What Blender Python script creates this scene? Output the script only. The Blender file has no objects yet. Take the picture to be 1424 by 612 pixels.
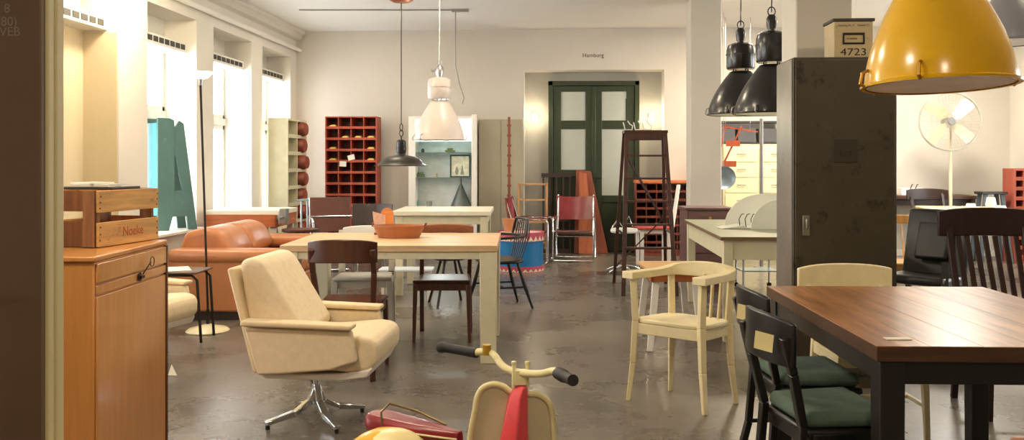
import bpy, bmesh, math, random
from mathutils import Vector, Matrix, Euler
random.seed(7)
PI = math.pi
R = math.radians
COL = bpy.context.scene.collection
F = 1200.0; CXP = 712.0; HZ = 226.0; EYE = 1.36; TH = R(3.24)

# ---------------------------------------------------------------- measuring
def cw(xc, d):                       # metres right of / ahead of the viewpoint -> room coordinates
    return (xc*math.cos(TH) - d*math.sin(TH), xc*math.sin(TH) + d*math.cos(TH))
def at(px, d):
    return cw((px-CXP)/F*d, d)
def rx(px, y):                       # room x of something at room depth y
    k = (px-CXP)/F; c, s_ = math.cos(TH), math.sin(TH); return y*(k*c-s_)/(c+k*s_)
def zz(py, d):
    return EYE - (py-HZ)/F*d

# ---------------------------------------------------------------- materials
def lin(h):
    h = h.lstrip('#'); v = [int(h[i:i+2], 16)/255 for i in (0, 2, 4)]
    return tuple((x/12.92 if x <= .04045 else ((x+.055)/1.055)**2.4) for x in v)
_M = {}
def mat(name, col, rough=.5, metal=0., var=.12, scale=6., bump=0., stretch=(1, 1, 1), coat=0., emis=0., emcol=None, trans=0., wear=None, wearamt=.5, spec=.5, island=0., wearpos=.60):
    if name in _M: return _M[name]
    m = bpy.data.materials.new(name); m.use_nodes = True; _M[name] = m
    nt = m.node_tree; N = nt.nodes; L = nt.links
    b = N['Principled BSDF']
    c = lin(col) if isinstance(col, str) else col
    b.inputs['Roughness'].default_value = rough; b.inputs['Metallic'].default_value = metal
    b.inputs['Specular IOR Level'].default_value = spec
    b.inputs['Coat Weight'].default_value = coat; b.inputs['Coat Roughness'].default_value = .15
    b.inputs['Transmission Weight'].default_value = trans
    tc = N.new('ShaderNodeTexCoord'); mp = N.new('ShaderNodeMapping'); mp.inputs['Scale'].default_value = stretch
    L.new(tc.outputs['Object'], mp.inputs['Vector'])
    nz = N.new('ShaderNodeTexNoise'); nz.inputs['Scale'].default_value = scale; nz.inputs['Detail'].default_value = 5; nz.inputs['Roughness'].default_value = .6
    L.new(mp.outputs[0], nz.inputs['Vector'])
    rp = N.new('ShaderNodeValToRGB'); rp.color_ramp.elements[0].position = .3; rp.color_ramp.elements[1].position = .72
    rp.color_ramp.elements[0].color = (*[x*(1-var) for x in c], 1); rp.color_ramp.elements[1].color = (*[min(1, x*(1+var)) for x in c], 1)
    L.new(nz.outputs['Fac'], rp.inputs[0]); out = rp.outputs[0]
    if island:
        g = N.new('ShaderNodeNewGeometry'); hs = N.new('ShaderNodeHueSaturation'); mr = N.new('ShaderNodeMapRange')
        mr.inputs['To Min'].default_value = 1-island; mr.inputs['To Max'].default_value = 1+island
        L.new(g.outputs['Random Per Island'], mr.inputs['Value']); L.new(mr.outputs[0], hs.inputs['Value']); L.new(out, hs.inputs['Color']); out = hs.outputs[0]
    if wear:
        n2 = N.new('ShaderNodeTexNoise'); n2.inputs['Scale'].default_value = scale*2.3; n2.inputs['Detail'].default_value = 8; n2.inputs['Roughness'].default_value = .75
        L.new(tc.outputs['Object'], n2.inputs['Vector'])
        r2 = N.new('ShaderNodeValToRGB'); r2.color_ramp.elements[0].position = wearpos; r2.color_ramp.elements[1].position = wearpos+.08
        r2.color_ramp.elements[0].color = (0, 0, 0, 1); r2.color_ramp.elements[1].color = (wearamt,)*3+(1,)
        L.new(n2.outputs['Fac'], r2.inputs[0])
        mx = N.new('ShaderNodeMix'); mx.data_type = 'RGBA'; L.new(r2.outputs[0], mx.inputs[0]); L.new(out, mx.inputs[6]); mx.inputs[7].default_value = (*lin(wear), 1); out = mx.outputs[2]
    L.new(out, b.inputs['Base Color'])
    if bump:
        bp = N.new('ShaderNodeBump'); bp.inputs['Strength'].default_value = bump; bp.inputs['Distance'].default_value = .01
        L.new(nz.outputs['Fac'], bp.inputs['Height']); L.new(bp.outputs[0], b.inputs['Normal'])
    if emis:
        b.inputs['Emission Color'].default_value = (*(lin(emcol) if emcol else c), 1); b.inputs['Emission Strength'].default_value = emis
    return m
def wood(name, col, rough=.45, var=.28, axis=0, scale=5., coat=0., island=.12, wear=None, wearamt=.4):
    st = [7, 7, 7]; st[axis] = .6
    return mat(name, col, rough, var=var, scale=scale, stretch=tuple(st), bump=.12, coat=coat, island=island, wear=wear, wearamt=wearamt)
def glassmat():
    m = bpy.data.materials.new('window_glass'); m.use_nodes = True; nt = m.node_tree; N = nt.nodes
    N.remove(N['Principled BSDF']); o = N['Material Output']
    t = N.new('ShaderNodeBsdfTransparent'); g = N.new('ShaderNodeBsdfGlossy'); g.inputs['Roughness'].default_value = .02
    lw = N.new('ShaderNodeLayerWeight'); lw.inputs['Blend'].default_value = .5; pw = N.new('ShaderNodeMath'); pw.operation = 'POWER'; pw.inputs[1].default_value = 5; nt.links.new(lw.outputs['Facing'], pw.inputs[0]); f = N.new('ShaderNodeMath'); f.operation = 'MULTIPLY_ADD'; f.inputs[1].default_value = .5; f.inputs[2].default_value = .03; nt.links.new(pw.outputs[0], f.inputs[0]); x = N.new('ShaderNodeMixShader')
    nt.links.new(f.outputs[0], x.inputs[0]); nt.links.new(t.outputs[0], x.inputs[1]); nt.links.new(g.outputs[0], x.inputs[2]); nt.links.new(x.outputs[0], o.inputs[0])
    return m
GLASS = glassmat()
def floormat():
    m = bpy.data.materials.new('polished_floor'); m.use_nodes = True; nt = m.node_tree; N = nt.nodes; L = nt.links
    b = N['Principled BSDF']; tc = N.new('ShaderNodeTexCoord')
    n1 = N.new('ShaderNodeTexNoise'); n1.inputs['Scale'].default_value = 1.15; n1.inputs['Detail'].default_value = 9; n1.inputs['Roughness'].default_value = .6; n1.inputs['Distortion'].default_value = .1
    L.new(tc.outputs['Object'], n1.inputs['Vector'])
    r1 = N.new('ShaderNodeValToRGB'); e = r1.color_ramp.elements
    e[0].position = .32; e[0].color = (*lin('#514a41'), 1); e[1].position = .7; e[1].color = (*lin('#82796d'), 1)
    L.new(n1.outputs['Fac'], r1.inputs[0])
    n2 = N.new('ShaderNodeTexNoise'); n2.inputs['Scale'].default_value = 22; n2.inputs['Detail'].default_value = 10; n2.inputs['Roughness'].default_value = .8
    L.new(tc.outputs['Object'], n2.inputs['Vector'])
    r2 = N.new('ShaderNodeValToRGB'); r2.color_ramp.elements[0].position = .35; r2.color_ramp.elements[0].color = (.62, .6, .57, 1); r2.color_ramp.elements[1].position = .62; r2.color_ramp.elements[1].color = (1, 1, 1, 1)
    L.new(n2.outputs['Fac'], r2.inputs[0])
    mx = N.new('ShaderNodeMix'); mx.data_type = 'RGBA'; mx.blend_type = 'MULTIPLY'; mx.inputs[0].default_value = .8
    L.new(r1.outputs[0], mx.inputs[6]); L.new(r2.outputs[0], mx.inputs[7]); L.new(mx.outputs[2], b.inputs['Base Color'])
    mr = N.new('ShaderNodeMapRange'); mr.inputs['From Min'].default_value = .3; mr.inputs['From Max'].default_value = .7; mr.inputs['To Min'].default_value = .2; mr.inputs['To Max'].default_value = .36
    L.new(n1.outputs['Fac'], mr.inputs['Value']); L.new(mr.outputs[0], b.inputs['Roughness'])
    mp = N.new('ShaderNodeMapping'); mp.inputs['Scale'].default_value = (.6, 1.8, 1); L.new(tc.outputs['Object'], mp.inputs['Vector'])
    n3 = N.new('ShaderNodeTexNoise'); n3.inputs['Scale'].default_value = 5; n3.inputs['Detail'].default_value = 1.5; L.new(mp.outputs[0], n3.inputs['Vector'])
    bp = N.new('ShaderNodeBump'); bp.inputs['Strength'].default_value = .07; bp.inputs['Distance'].default_value = .012; L.new(n3.outputs['Fac'], bp.inputs['Height']); L.new(bp.outputs[0], b.inputs['Normal'])
    return m

# ---------------------------------------------------------------- geometry
class MB:
    def __init__(s): s.bm = bmesh.new()
    def box(s, c, size, rot=None):
        M = Matrix.Translation(Vector(c)) @ (Euler(rot).to_matrix().to_4x4() if rot else Matrix()) @ Matrix.Diagonal((*size, 1))
        bmesh.ops.create_cube(s.bm, size=1, matrix=M); return s
    def bx(s, x0, x1, y0, y1, z0, z1): return s.box(((x0+x1)/2, (y0+y1)/2, (z0+z1)/2), (abs(x1-x0), abs(y1-y0), abs(z1-z0)))
    def bar(s, a, b, w, t, w2=None, t2=None, up=(0, 0, 1)):      # tapered rectangular bar from a to b
        a = Vector(a); b = Vector(b); d = (b-a).normalized(); u = Vector(up)
        if abs(d.dot(u)) > .98: u = Vector((0, 1, 0))
        x = d.cross(u).normalized(); y = d.cross(x).normalized()
        w2 = w if w2 is None else w2; t2 = t if t2 is None else t2
        vs = [s.bm.verts.new(p + x*sx*ww/2 + y*sy*tt/2) for p, ww, tt in ((a, w, t), (b, w2, t2)) for sx, sy in ((-1, -1), (1, -1), (1, 1), (-1, 1))]
        fs = [(3, 2, 1, 0), (4, 5, 6, 7), (0, 1, 5, 4), (1, 2, 6, 5), (2, 3, 7, 6), (3, 0, 4, 7)]
        for f in fs: s.bm.faces.new([vs[i] for i in f])
        return s
    def tube(s, pts, r, n=10, closed=False):
        pts = [Vector(p) for p in pts]; m = len(pts); rr = r if isinstance(r, (list, tuple)) else [r]*m
        rings = []; u = None
        for i, p in enumerate(pts):
            if closed: t = (pts[(i+1) % m]-pts[i-1]).normalized()
            else: t = (pts[min(i+1, m-1)]-pts[max(i-1, 0)]).normalized()
            if u is None:
                u = Vector((0, 0, 1)) if abs(t.z) < .9 else Vector((1, 0, 0))
            u = (u - t*u.dot(t)).normalized(); v = t.cross(u)
            rings.append([s.bm.verts.new(p + (u*math.cos(2*PI*k/n)+v*math.sin(2*PI*k/n))*rr[i]) for k in range(n)])
        for i in range(m if closed else m-1):
            A = rings[i]; B = rings[(i+1) % m]
            for k in range(n): s.bm.faces.new((A[k], A[(k+1) % n], B[(k+1) % n], B[k]))
        if not closed:
            s.bm.faces.new(rings[0][::-1]); s.bm.faces.new(rings[-1])
        return s
    def lathe(s, prof, c=(0, 0, 0), n=32, sx=1, sy=1, M=None):     # prof: (r, z) list
        rings = []; c = Vector(c)
        for r, z in prof:
            if r < 1e-5:
                p = Vector((0, 0, z)); p = (M @ p) if M else p
                rings.append([s.bm.verts.new(c+p)])
            else:
                row = []
                for k in range(n):
                    p = Vector((r*sx*math.cos(2*PI*k/n), r*sy*math.sin(2*PI*k/n), z)); p = (M @ p) if M else p
                    row.append(s.bm.verts.new(c+p))
                rings.append(row)
        for A, B in zip(rings, rings[1:]):
            for k in range(n):
                q = (k+1) % n
                if len(A) == 1 and len(B) == 1: continue
                if len(A) == 1: s.bm.faces.new((A[0], B[q], B[k]))
                elif len(B) == 1: s.bm.faces.new((A[k], A[q], B[0]))
                else: s.bm.faces.new((A[k], A[q], B[q], B[k]))
        for row, rev in ((rings[0], True), (rings[-1], False)):
            if len(row) > 1 and prof[0] != prof[-1]: s.bm.faces.new(row[::-1] if rev else row)
        return s
    def prism(s, pts, axis, a, b):        # outline extruded along an axis; pts in the other two axes in order
        def P(p, v):
            return {0: (v, p[0], p[1]), 1: (p[0], v, p[1]), 2: (p[0], p[1], v)}[axis]
        A = [s.bm.verts.new(P(p, a)) for p in pts]; B = [s.bm.verts.new(P(p, b)) for p in pts]; n = len(pts)
        s.bm.faces.new(A); s.bm.faces.new(B[::-1])
        for i in range(n): s.bm.faces.new((A[i], B[i], B[(i+1) % n], A[(i+1) % n]))
        return s
    def sweep(s, pts, prof):     # closed profile (offset, z) swept along an xy(z) path, offset along its horizontal normal
        rings = []
        pts = [Vector(p) for p in pts]
        for i, p in enumerate(pts):
            t = pts[min(i+1, len(pts)-1)]-pts[max(i-1, 0)]; t.z = 0; t.normalize(); nrm = Vector((-t.y, t.x, 0))
            pr = prof(i/(len(pts)-1)) if callable(prof) else prof
            rings.append([s.bm.verts.new(p+nrm*o+Vector((0, 0, z))) for o, z in pr])
        for A, B in zip(rings, rings[1:]):
            n = len(A)
            for k in range(n): s.bm.faces.new((A[k], A[(k+1) % n], B[(k+1) % n], B[k]))
        s.bm.faces.new(rings[0][::-1]); s.bm.faces.new(rings[-1]); return s
    def build(s, name, m, parent=None, bevel=0., seg=2, sub=0, loc=None, rot=None, ang=38):
        bmesh.ops.recalc_face_normals(s.bm, faces=s.bm.faces)
        me = bpy.data.meshes.new(name); s.bm.to_mesh(me); s.bm.free()
        for p in me.polygons: p.use_smooth = True
        me.set_sharp_from_angle(angle=R(ang if not bevel else 75))
        o = bpy.data.objects.new(name, me); COL.objects.link(o)
        if m: me.materials.append(m)
        if parent: o.parent = parent
        if loc: o.location = loc
        if rot: o.rotation_euler = rot
        if bevel:
            b = o.modifiers.new('b', 'BEVEL'); b.width = bevel; b.segments = seg; b.limit_method = 'ANGLE'; b.angle_limit = R(30)
        if sub:
            q = o.modifiers.new('s', 'SUBSURF'); q.levels = sub; q.render_levels = sub
        return o
def tag(o, label=None, cat=None, group=None, kind=None):
    if label: o['label'] = label
    if cat: o['category'] = cat
    if group: o['group'] = group
    if kind: o['kind'] = kind
    return o
def root(name, label, cat, xy, rz=0., z=0., group=None):
    o = bpy.data.objects.new(name, None); COL.objects.link(o); o.location = (xy[0], xy[1], z); o.rotation_euler = (0, 0, rz)
    return tag(o, label, cat, group)
def dup(src, xy, rz, label, z=None, group=None):
    def cp(o, par):
        c = o.copy(); COL.objects.link(c); c.parent = par
        for ch in kids[o.name]: cp(ch, c)
        return c
    kids = {}
    def walk(o):
        kids[o.name] = list(o.children)
        for ch in o.children: walk(ch)
    walk(src)
    r = cp(src, None); r.location = (xy[0], xy[1], src.location.z if z is None else z); r.rotation_euler = (0, 0, rz); r['label'] = label
    if group: r['group'] = group
    return r
def text(name, body, size, m, parent, loc, rot, ext=.0008, sx=1.):
    c = bpy.data.curves.new(name, 'FONT'); c.body = body; c.size = size; c.extrude = ext; c.align_x = 'CENTER'; c.align_y = 'CENTER'
    c.materials.append(m); tmp = bpy.data.objects.new(name, c); me = bpy.data.meshes.new_from_object(tmp); me.name = name; bpy.data.objects.remove(tmp); o = bpy.data.objects.new(name, me); COL.objects.link(o); o.location = loc; o.rotation_euler = rot; o.scale = (sx, 1, 1)
    if parent: o.parent = parent
    return o
def struct(mb, name, m, bevel=0., parent=None):
    o = mb.build(name, m, parent, bevel=bevel)
    if not parent: o['kind'] = 'structure'
    return o

# palette
WHITE = mat('white_plaster', '#d9d3c6', .85, var=.03, scale=2)
WALLB = mat('back_wall_plaster', '#c9c2b6', .85, var=.04, scale=1.5)
CEIL = mat('ceiling_paint', '#dedad2', .9, var=.02, scale=2)
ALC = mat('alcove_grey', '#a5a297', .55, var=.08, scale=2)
PWHITE = mat('white_gloss_paint', '#e4e0d6', .4, var=.03)
CREAM = mat('cream_paint', '#e2d3a6', .38, var=.07, scale=9, wear='#b09a68', wearamt=.35)
CREAML = mat('worn_cream_paint', '#d3ccae', .45, var=.06, scale=8, wear='#9a8c6c', wearamt=.5)
GREYW = mat('grey_white_paint', '#b9b4a4', .5, var=.06)
CHROME = mat('chrome', '#d9dadb', .13, 1., var=.05)
STEEL = mat('brushed_steel', '#b4b4b2', .35, 1., var=.1)
BLACK = mat('black_lacquer', '#141211', .3, var=.2)
BLACKE = mat('black_enamel', '#141210', .3, var=.2, coat=.3)
RUBBER = mat('black_rubber', '#181614', .6, var=.2, bump=.2)
BRASS = mat('brass', '#b98d48', .35, 1., var=.1)
PAPER = mat('paper', '#e9e4d3', .8, var=.03)

# ================================================================ ROOM
XL, XR, YB, ZC = -4.01, 6.5, 12.9, 3.35
YF = -2.6
b = MB(); b.bx(XL-.8, XR+.4, YF-.3, YB+.8, -.1, 0); struct(b, 'floor', floormat())
b = MB(); b.bx(XL-.8, XR+.4, YF-.3, YB+.8, ZC, ZC+.1); struct(b, 'ceiling', CEIL)
wins = [(3.2, 4.35), (4.85, 6.0), (6.45, 7.62), (8.17, 9.30), (9.77, 11.0), (11.41, 12.61)]
SILL, HEAD, RTOP, RD = .62, 2.56, 2.93, .36
b = MB(); prev = YF-.2
for y0, y1 in wins:
    b.bx(XL-RD-.065, XL, prev, y0, 0, ZC); b.bx(XL-RD-.065, XL, y0, y1, 0, SILL); b.bx(XL-RD-.065, XL, y0, y1, RTOP, ZC); b.bx(XL-RD-.065, XL-RD, y0, y1, HEAD+.12, RTOP); prev = y1
b.bx(XL-RD-.065, XL, prev, YB+.4, 0, ZC)
struct(b, 'wall_left', WHITE)
SLOT = mat('dark_slot', '#3c382f', .7)
for i, (y0, y1) in enumerate(wins):
    w = MB(); x = XL-RD-.03; t = .055; ym = (y0+y1)/2; zt = 1.88
    for ya, yb_ in ((y0, ym-.03), (ym+.03, y1)):
        for za, zb in ((SILL, zt-.04), (zt+.04, HEAD+.12)):
            w.bx(x-.03, x+.03, ya, ya+t, za, zb); w.bx(x-.03, x+.03, yb_-t, yb_, za, zb); w.bx(x-.03, x+.03, ya, yb_, za, za+t); w.bx(x-.03, x+.03, ya, yb_, zb-t, zb)
    w.bx(x-.04, x+.05, ym-.045, ym+.045, SILL, HEAD+.12); w.bx(x-.04, x+.05, y0, y1, zt-.045, zt+.045)
    o = struct(w, 'window_%d' % (i+1), PWHITE, .004)
    g = MB(); g.bx(x-.004, x+.004, y0+.02, y1-.02, SILL+.02, HEAD+.1); g.build('pane', GLASS, o)
    if i == 2:
        g = MB(); g.bx(x+.055, x+.065, y0+.005, y1-.005, SILL+.03, HEAD); g.build('roller_blind', mat('beige_blind', '#cfc0a0', .8, var=.03), o)
        g = MB(); g.bx(XL-RD+.02, XL-.01, y1-.012, y1-.001, SILL+.04, HEAD-.02); g.build('reveal_panel', mat('beige_blind', '#cfc0a0', .8), o)
    s = MB(); s.bx(XL-RD-.02, XL+.10, y0+.002, y1-.002, SILL, SILL+.03); s.build('window_sill', PWHITE, o, bevel=.005)
    s = MB(); s.bx(XL-RD+.02, XL-.1, y0+.002, y1-.002, HEAD, HEAD+.11); s.build('blind_box', PWHITE, o, bevel=.004)
    s = MB(); n = 8
    for k in range(n):
        a = y0+.06+(y1-y0-.12)*k/n; s.bx(XL-.102, XL-.094, a+.015, a+(y1-y0-.12)/n-.015, HEAD+.03, HEAD+.085)
    s.build('vent_slot', SLOT, o)
b = MB(); b.prism([(XL, ZC), (XL+.14, ZC), (XL+.14, ZC-.05), (XL+.10, ZC-.07), (XL+.08, ZC-.13), (XL, ZC-.15)], 1, YF, YB-.001)
struct(b, 'trim_1', WHITE, .004)
b = MB(); b.tube([(XL+.06, YF+.2, 3.06), (XL+.06, YB-.002, 3.06)], .03, 12)
for y in (8.1, 9.7, 11.35): b.bx(XL, XL+.08, y-.02, y+.02, 3.04, 3.08)
struct(b, 'trim_2', PWHITE)
# back wall with a door alcove
AX0, AX1, AZ = -.55, 1.53, 2.74
b = MB(); b.bx(XL-.5, AX0, YB, YB+.6, 0, ZC); b.bx(AX1, XR+.3, YB, YB+.6, 0, ZC); b.bx(AX0, AX1, YB, YB+.6, AZ, ZC)
struct(b, 'wall_back', WALLB)
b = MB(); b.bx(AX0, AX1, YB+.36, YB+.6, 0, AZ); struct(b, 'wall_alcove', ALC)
b = MB(); b.bx(AX0-.4, AX0, YB-.018, YB, 2.6, 2.6)if False else b.bx(XL+.02, AX0, YB-.015, YB, 0, .09); b.bx(AX1, XR, YB-.015, YB, 0, .09); struct(b, 'baseboard_back', PWHITE)
# right wall with a wide window out of the picture, rear wall
RW = [(6.3, 7.9), (8.8, 10.9)]
b = MB(); prev = YF
for y0, y1 in RW:
    b.bx(XR, XR+.4, prev, y0, 0, ZC); b.bx(XR, XR+.4, y0, y1, 0, .9); b.bx(XR, XR+.4, y0, y1, 2.7, ZC); prev = y1
b.bx(XR, XR+.4, prev, YB, 0, ZC); struct(b, 'wall_right', WHITE)
for i, (y0, y1) in enumerate(RW):
    w = MB(); ym = (y0+y1)/2
    for a in (y0, ym-.03, y1-.06): w.bx(XR+.1, XR+.16, a, a+.06, .9, 2.7)
    for z in (.9, 1.9, 2.64): w.bx(XR+.1, XR+.16, y0, y1, z, z+.06)
    o = struct(w, 'window_%d' % (i+7), PWHITE)
    g = MB(); g.bx(XR+.125, XR+.133, y0+.02, y1-.02, .93, 2.68); g.build('pane', GLASS, o)
b = MB(); b.bx(XL-.5, XR+.4, YF-.3, YF, 0, ZC); struct(b, 'wall_rear', WHITE)
# pillars
PX0, PX1 = 1.56, 1.93
PIL = mat('pillar_paint', '#cfc8b9', .75, var=.04, scale=2)
for i, y in enumerate((5.84, 10.5)):
    b = MB(); b.bx(PX0, PX1, y, y+.37, 0, ZC-.002); struct(b, 'trim_%d' % (3+i), PIL, .012)

# green double door
DG = mat('dark_green_paint', '#28331f', .4, var=.15, scale=5)
PANE = mat('frosted_pane', '#aab0a8', .3, var=.06, scale=2)
DX0, DX1, DZ, DY = -.19, 1.19, 2.6, YB+.36
d = MB(); d.bx(DX0, DX0+.07, DY-.1, DY-.001, 0, DZ); d.bx(DX1-.07, DX1, DY-.1, DY-.001, 0, DZ); d.bx(DX0, DX1, DY-.1, DY-.001, DZ-.07, DZ)
door = struct(d, 'door_1', DG, .006)
for side in (0, 1):
    x0 = DX0+.07 if side == 0 else .5; x1 = .5 if side == 0 else DX1-.07
    x0 += .003; x1 -= .003
    zs = [0.01, .2, 1.25, 1.87, 2.0, 2.44, DZ-.075] if side == 0 else [.01, .2, .86, 1.87, 2.0, 2.44, DZ-.075]
    lf = MB(); y0, y1 = DY-.075, DY-.03; st = .12
    lf.bx(x0, x0+st, y0, y1, .01, DZ-.075); lf.bx(x1-st, x1, y0, y1, .01, DZ-.075)
    for a, c in ((zs[0], zs[1]), (zs[2]-.11, zs[2]), (zs[3], zs[4]), (zs[5], zs[6])): lf.bx(x0+st, x1-st, y0, y1, a, c)
    lf.bx(x0+st, x1-st, y0+.02, y1, zs[1], zs[2]-.11)
    L_ = lf.build('door_leaf', DG, door, bevel=.005)
    g = MB(); g.bx(x0+st+.001, x1-st-.001, y0+.016, y0+.024, zs[2], zs[3]); g.bx(x0+st+.001, x1-st-.001, y0+.016, y0+.024, zs[4], zs[5]); g.build('pane', PANE, L_)
h = MB(); h.tube([(.52, DY-.12, 1.12), (.6, DY-.13, 1.12)], .01); h.tube([(.52, DY-.12, 1.12), (.52, DY-.075, 1.12)], .01); h.bx(.5, .54, DY-.08, DY-.072, 1.02, 1.2); h.build('door_handle', BLACK, door)
h = MB(); h.bx(.47, .53, DY-.09, DY-.07, 0.01, DZ-.08); h.build('astragal', DG, door, bevel=.008)
text('wall_lettering', 'Hamburg', .085, mat('dark_ink', '#3a352c', .7), None, (.48, YB-.002, 2.955), (PI/2, 0, 0))
tag(bpy.data.objects['wall_lettering'], 'small dark word Hamburg lettered on the wall above the green double door', 'lettering')
# small wall sconces either side of the door
SG = mat('sconce_glass', '#fff2d8', .3, emis=6, emcol='#ffe2b0')
for k, (px, lab) in enumerate(((744, 'small glowing wall light left of the green double door'), (905, 'small glowing wall light right of the green double door, behind the stepladder top'))):
    x, _ = at(px, 13.2)
    t = root('wall_sconce', lab, 'wall light', (x, DY-.001), 0, 2.02, 'wall lights beside the door')
    s = MB(); s.lathe([(0, 0), (.05, 0), (.05, .015), (0, .015)], n=20, M=Matrix.Rotation(PI/2, 4, 'X')); s.build('wall_plate', PWHITE, t)
    s = MB(); s.tube([(0, -.01, 0), (0, -.07, 0), (0, -.08, .03)], .008); s.build('arm', PWHITE, t)
    s = MB(); s.lathe([(0, -.045), (.03, -.035), (.045, 0), (.03, .035), (0, .045)], c=(0, -.085, .06), n=20); s.build('lamp_shade', SG, t)

# left foreground doorway: dark door leaf and cream jamb
DKD = mat('dark_brown_door', '#6a5140', .35, var=.12, scale=2)
CHALK = mat('chalk', '#8d8272', .9)
dj = MB()
x0 = rx(66, 1.84); x1 = rx(86, 1.86)
dj.bx(x0, x1, 1.84, 1.87, 0, 3.0); dj.bx(rx(58, 1.815), rx(67, 1.815), 1.815, 1.84, 0, 3.0)
x0 = rx(57, 1.80)+.008
dj2 = struct(dj, 'door_2', mat('cream_jamb', '#cdbf8e', .35, var=.04), .004)
lf = MB(); lf.bx(x0-.95, x0-.008, 1.80, 1.84, .01, 2.9); L2 = lf.build('door_leaf', DKD, dj2, bevel=.003)
h = MB(); h.tube([(x0-.14, 1.75, 1.055), (x0-.075, 1.75, 1.055)], .008); h.tube([(x0-.14, 1.75, 1.055), (x0-.14, 1.801, 1.055)], .008); h.build('door_handle', BRASS, L2)
for body, py, px in (('8', 14, 10), ('(80)', 32, 10), ('VEB', 46, 14)):
    xx, _ = at(px, 1.88); text('chalk_mark', body, .028, CHALK, L2, (rx(px, 1.80), 1.7995, zz(py, 1.88)), (PI/2, 0, 0), .0003)

# ================================================================ CHAIRS
def crest(w, h, dep, z, y, th=.022, n=14, rise=.0, taper=0.):
    b = MB(); pts = []
    for i in range(n+1):
        s = i/n*2-1; pts.append((s*w/2, y + dep*(1-s*s), z + rise*(1-s*s)))
    def prof(f):
        s = f*2-1; hh = h*(1-taper*s*s*s*s); return [(-th/2, -hh/2), (th/2, -hh/2), (th/2, hh/2), (-th/2, hh/2)]
    b.sweep(pts, prof); return b
def chair(name, label, xy, rz, m, seat_m=None, w=.42, dp=.42, sh=.46, H=.84, ch=.13, cdep=.05, nslat=0, slat_w=.022, cushion=False, group=None, stretch=True, legt=.034, rake=.09, cw_=None, curve=False, cm=None, mid=None):
    """faces -Y; crest rail height ch with its top at H"""
    t = root(name, label, 'chair', xy, rz, 0, group); seat_m = seat_m or m
    hw = w/2-.02; cw_ = cw_ or w+.01
    for s in (-1, 1):
        b = MB(); b.bar((s*hw, -dp/2+.03, sh-.03), (s*(hw+.01), -dp/2+.015, 0), legt, legt, legt*.7, legt*.7); b.build('leg', m, t, bevel=.004)
        b = MB()
        if curve:
            P = [(s*(hw-.005), dp/2+.05, 0), (s*(hw-.01), dp/2+.0, .2), (s*(hw-.015), dp/2-.02, sh), (s*hw, dp/2+rake*.4, (sh+H)/2), (s*hw, dp/2+rake, H-ch*.35)]
        else:
            P = [(s*(hw-.005), dp/2+.04, 0), (s*(hw-.01), dp/2-.02, sh), (s*hw, dp/2+rake, H-ch*.35)]
        for a, c in zip(P, P[1:]): b.bar(a, c, legt*.85, legt, up=(1, 0, 0))
        b.build('leg', m, t, bevel=.004)
    # seat
    out = [(-w/2, -dp/2), (w/2, -dp/2), (w/2-.025, dp/2-.03), (-w/2+.025, dp/2-.03)]
    b = MB(); b.prism(out, 2, sh-.025 if not cushion else sh-.04, sh if not cushion else sh-.012)
    b.build('seat', seat_m if not cushion else m, t, bevel=.012, seg=3)
    if cushion:
        b = MB(); b.prism([(x*.97, y*.97) for x, y in out], 2, sh-.012, sh+.045); b.build('cushion', seat_m, t, bevel=.028, seg=5)
    b = MB(); a = sh-.055
    b.bx(-hw, hw, -dp/2+.02, -dp/2+.04, a-.025, a+.03); b.bx(-hw, hw, dp/2-.06, dp/2-.04, a-.025, a+.03)
    for s in (-1, 1): b.bx(s*hw-.01, s*hw+.01, -dp/2+.03, dp/2-.05, a-.025, a+.03)
    b.build('seat_frame', m, t, bevel=.003)
    crest(cw_, ch, cdep, H-ch/2, dp/2+rake-.03, rise=.012, taper=.12).build('backrest', cm or m, t, bevel=.007, seg=3)
    if mid:
        crest(w-.05, mid, cdep*.8, (sh+H-ch)/2, dp/2+rake*.4-.03).build('back_rail', m, t, bevel=.005)
    for i in range(nslat):
        s = (i+.5)/nslat*2-1; x = s*(w/2-.05); b = MB()
        b.bar((x, dp/2-.04, sh-.01), (x*1.03, dp/2+rake-.03+cdep*(1-s*s), H-ch+.01), slat_w, .01, up=(0, 1, 0)); b.build('slat', m, t, bevel=.002)
    if stretch:
        b = MB()
        for s in (-1, 1): b.bar((s*hw, -dp/2+.03, .2), (s*hw, dp/2+.0, .2), .018, .018)
        b.bar((-hw, -.02, .2), (hw, -.02, .2), .016, .016); b.build('stretcher', m, t, bevel=.003)
    return t

WAL = wood('walnut_brown', '#4a2414', .32, axis=2, coat=.2)
MAH = wood('mahogany', '#5a2c1a', .4, axis=2)
DKB = wood('dark_brown_beech', '#2a1610', .35, axis=2)
OAK = wood('light_oak', '#c09050', .45, axis=2)
GREENF = mat('green_velvet', '#55685a', .9, var=.15, scale=12, bump=.1)
# chairs round the pine dining table
def wrot(a): return TH+R(a)
chair('cafe_chair', 'dark walnut chair with curved solid back at the near side of the pine table', at(489, 5.62), PI+wrot(-1), WAL, w=.42, dp=.42, sh=.47, H=.875, ch=.145, cdep=.06, curve=True, rake=.09)
chair('wooden_chair', 'reddish brown chair with straight legs at the far side of the pine table', at(617, 6.72), wrot(0), WAL, w=.44, dp=.42, sh=.47, H=.85, ch=.07, cdep=.02, stretch=False, cm=wood('chestnut_rail', '#8e5230', .4, axis=0), cw_=.44)
chair('painted_chair', 'grey white painted chair behind the left half of the pine table', at(507, 6.85), wrot(4), GREYW, w=.46, dp=.4, sh=.47, H=.83, ch=.08, cdep=.02, stretch=False, cw_=.40, rake=.07, legt=.05, cm=PWHITE)
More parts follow.
